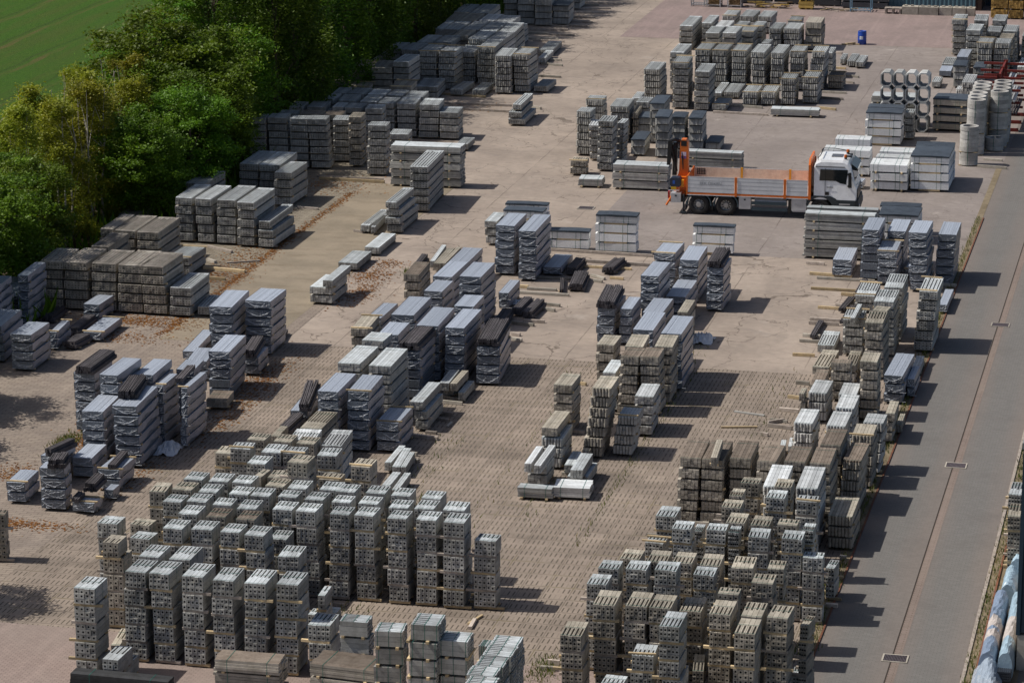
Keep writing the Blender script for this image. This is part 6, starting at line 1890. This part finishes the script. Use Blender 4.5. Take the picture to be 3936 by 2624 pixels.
for s in (-1, 1):
    y0 = s * 1.232
    def flat(nm, mat, poly, th=.012, parent=cb):
        m = MB(); m.prism(poly, min(y0, y0 + s * -th), max(y0, y0 + s * -th)); return m.obj(nm, mat, parent)
    m = MB(); yy = s * 1.20
    m.prism([(6.05, 1.98), (6.85, 1.98), (7.10, 1.86), (7.38, 1.82), (7.46, 2.55), (6.08, 2.55)], min(yy, yy + s * .012), max(yy, yy + s * .012)); m.obj("side_window", GLS, cb)
    m = MB(); m.box(6.33, 6.35, min(s * 1.22, s * 1.236), max(s * 1.22, s * 1.236), 1.1, 2.6); m.obj("door_seam", HYD, cb)
    m = MB(); m.box(6.36, 6.54, min(s * 1.22, s * 1.245), max(s * 1.22, s * 1.245), 1.25, 1.42); m.obj("door_handle", HYD, cb)
    m = MB(); m.box(6.42, 6.75, min(s * 1.22, s * 1.232), max(s * 1.22, s * 1.232), 1.64, 1.665); m.obj("door_badge", HYD, cb)
    m = MB(); m.box(5.84, 7.3, min(s * 1.15, s * 1.20), max(s * 1.15, s * 1.20), 2.67, 2.70); m.obj("rain_gutter", HYD, cb)
    m = MB(); m.prism([(7.5, 1.70), (7.68, 1.70), (7.64, 2.45), (7.50, 2.45)], min(s * 1.3, s * 1.42), max(s * 1.3, s * 1.42)); m.box(7.45, 7.55, min(s * 1.1, s * 1.31), max(s * 1.1, s * 1.31), 2.3, 2.36); m.box(7.45, 7.55, min(s * 1.1, s * 1.31), max(s * 1.1, s * 1.31), 1.72, 1.78); m.obj("mirror", HYD, cb)
    # arch and skirt
    m = MB(); N_ = 12; outer = [(5.45, .95), (5.6, 1.12), (5.78, 1.20), (6.6, 1.20), (6.85, 1.10), (7.0, .98)]
    arch = [(6.12 + .62 * cos(pi * (0.03 + .94 * i / N_)), .52 + .62 * sin(pi * (.03 + .94 * i / N_))) for i in range(N_ + 1)]
    poly = [(5.40, .75)] + outer + [(7.05, .55)] + arch
    m.prism(poly, min(s * 1.20, s * 1.255), max(s * 1.20, s * 1.255)); m.obj("wheel_arch", DRK, T_)
    bx("step_panel", DRK, 6.95, 7.85, min(s * 1.0, s * 1.24), max(s * 1.0, s * 1.24), .38, 1.02); bx("side_trim", BOXG, 7.05, 7.6, min(s * 1.241, s * 1.25), max(s * 1.241, s * 1.25), .78, .84)
m = MB(); m.prism([(-1.02, 1.95), (1.02, 1.95), (.95, 2.68), (-.95, 2.68)], 0, .012, 0, 1, 'x', Matrix.Translation((7.80, 0, 0)) @ Matrix.Translation((0, 0, 1.95)) @ Matrix.Rotation(-.215, 4, 'Y') @ Matrix.Translation((0, 0, -1.95))); m.obj("windscreen", GLS, cb)
bx("grille", HYD, 7.93, 7.96, -.9, .9, 1.05, 1.6, parent=cb)
m = MB(); m.prism([(7.30, .34), (8.0, .34), (8.06, .6), (8.0, 1.015), (7.30, 1.015)], -1.2, 1.2); bp = m.obj("bumper", DRK, T_)
for y in (-1.0, 1.0): m = MB(); m.box(8.03, 8.07, y - .14, y + .14, .55, .8); m.obj("headlight", BOXG, bp)
bx("roof_hatch", paint("hatch_dark", (0.09, 0.09, 0.1), .3), 6.55, 7.1, -.35, .35, 3.022, 3.05, parent=cb)
m = MB(); m.tube([(5.95, -1.0, 2.8), (5.95, -1.0, 3.1), (6.05, -.9, 3.2), (6.05, .9, 3.2), (5.95, 1.0, 3.1), (5.95, 1.0, 2.8)], .025, 6); m.tube([(6.05, .9, 3.2), (6.6, .95, 3.2), (7.2, .95, 3.12)], .022, 6); m.obj("roof_rail", HYD, cb)
for y in (-.62, .72):
    m = MB(); m.tube([(7.28, y, 3.0), (7.28, y, 3.08)], .075, 12); b_ = m.obj("beacon", HYD, cb); m = MB(); m.tube([(7.28, y, 3.081), (7.28, y, 3.20), (7.28, y, 3.22)], [.085, .08, .04], 14); m.obj("beacon_lens", AMB, b_)
for y in (-.35, -.2, .3): m = MB(); m.tube([(7.3, y, 3.07), (7.57, y, 3.06)], [.03, .05], 8); m.obj("air_horn", HYD, cb)
m = MB(); m.prism([(7.60, 2.55), (7.95, 2.50), (7.93, 2.62), (7.62, 2.85)], -1.08, 1.08); m.obj("sun_visor", GLS, cb)
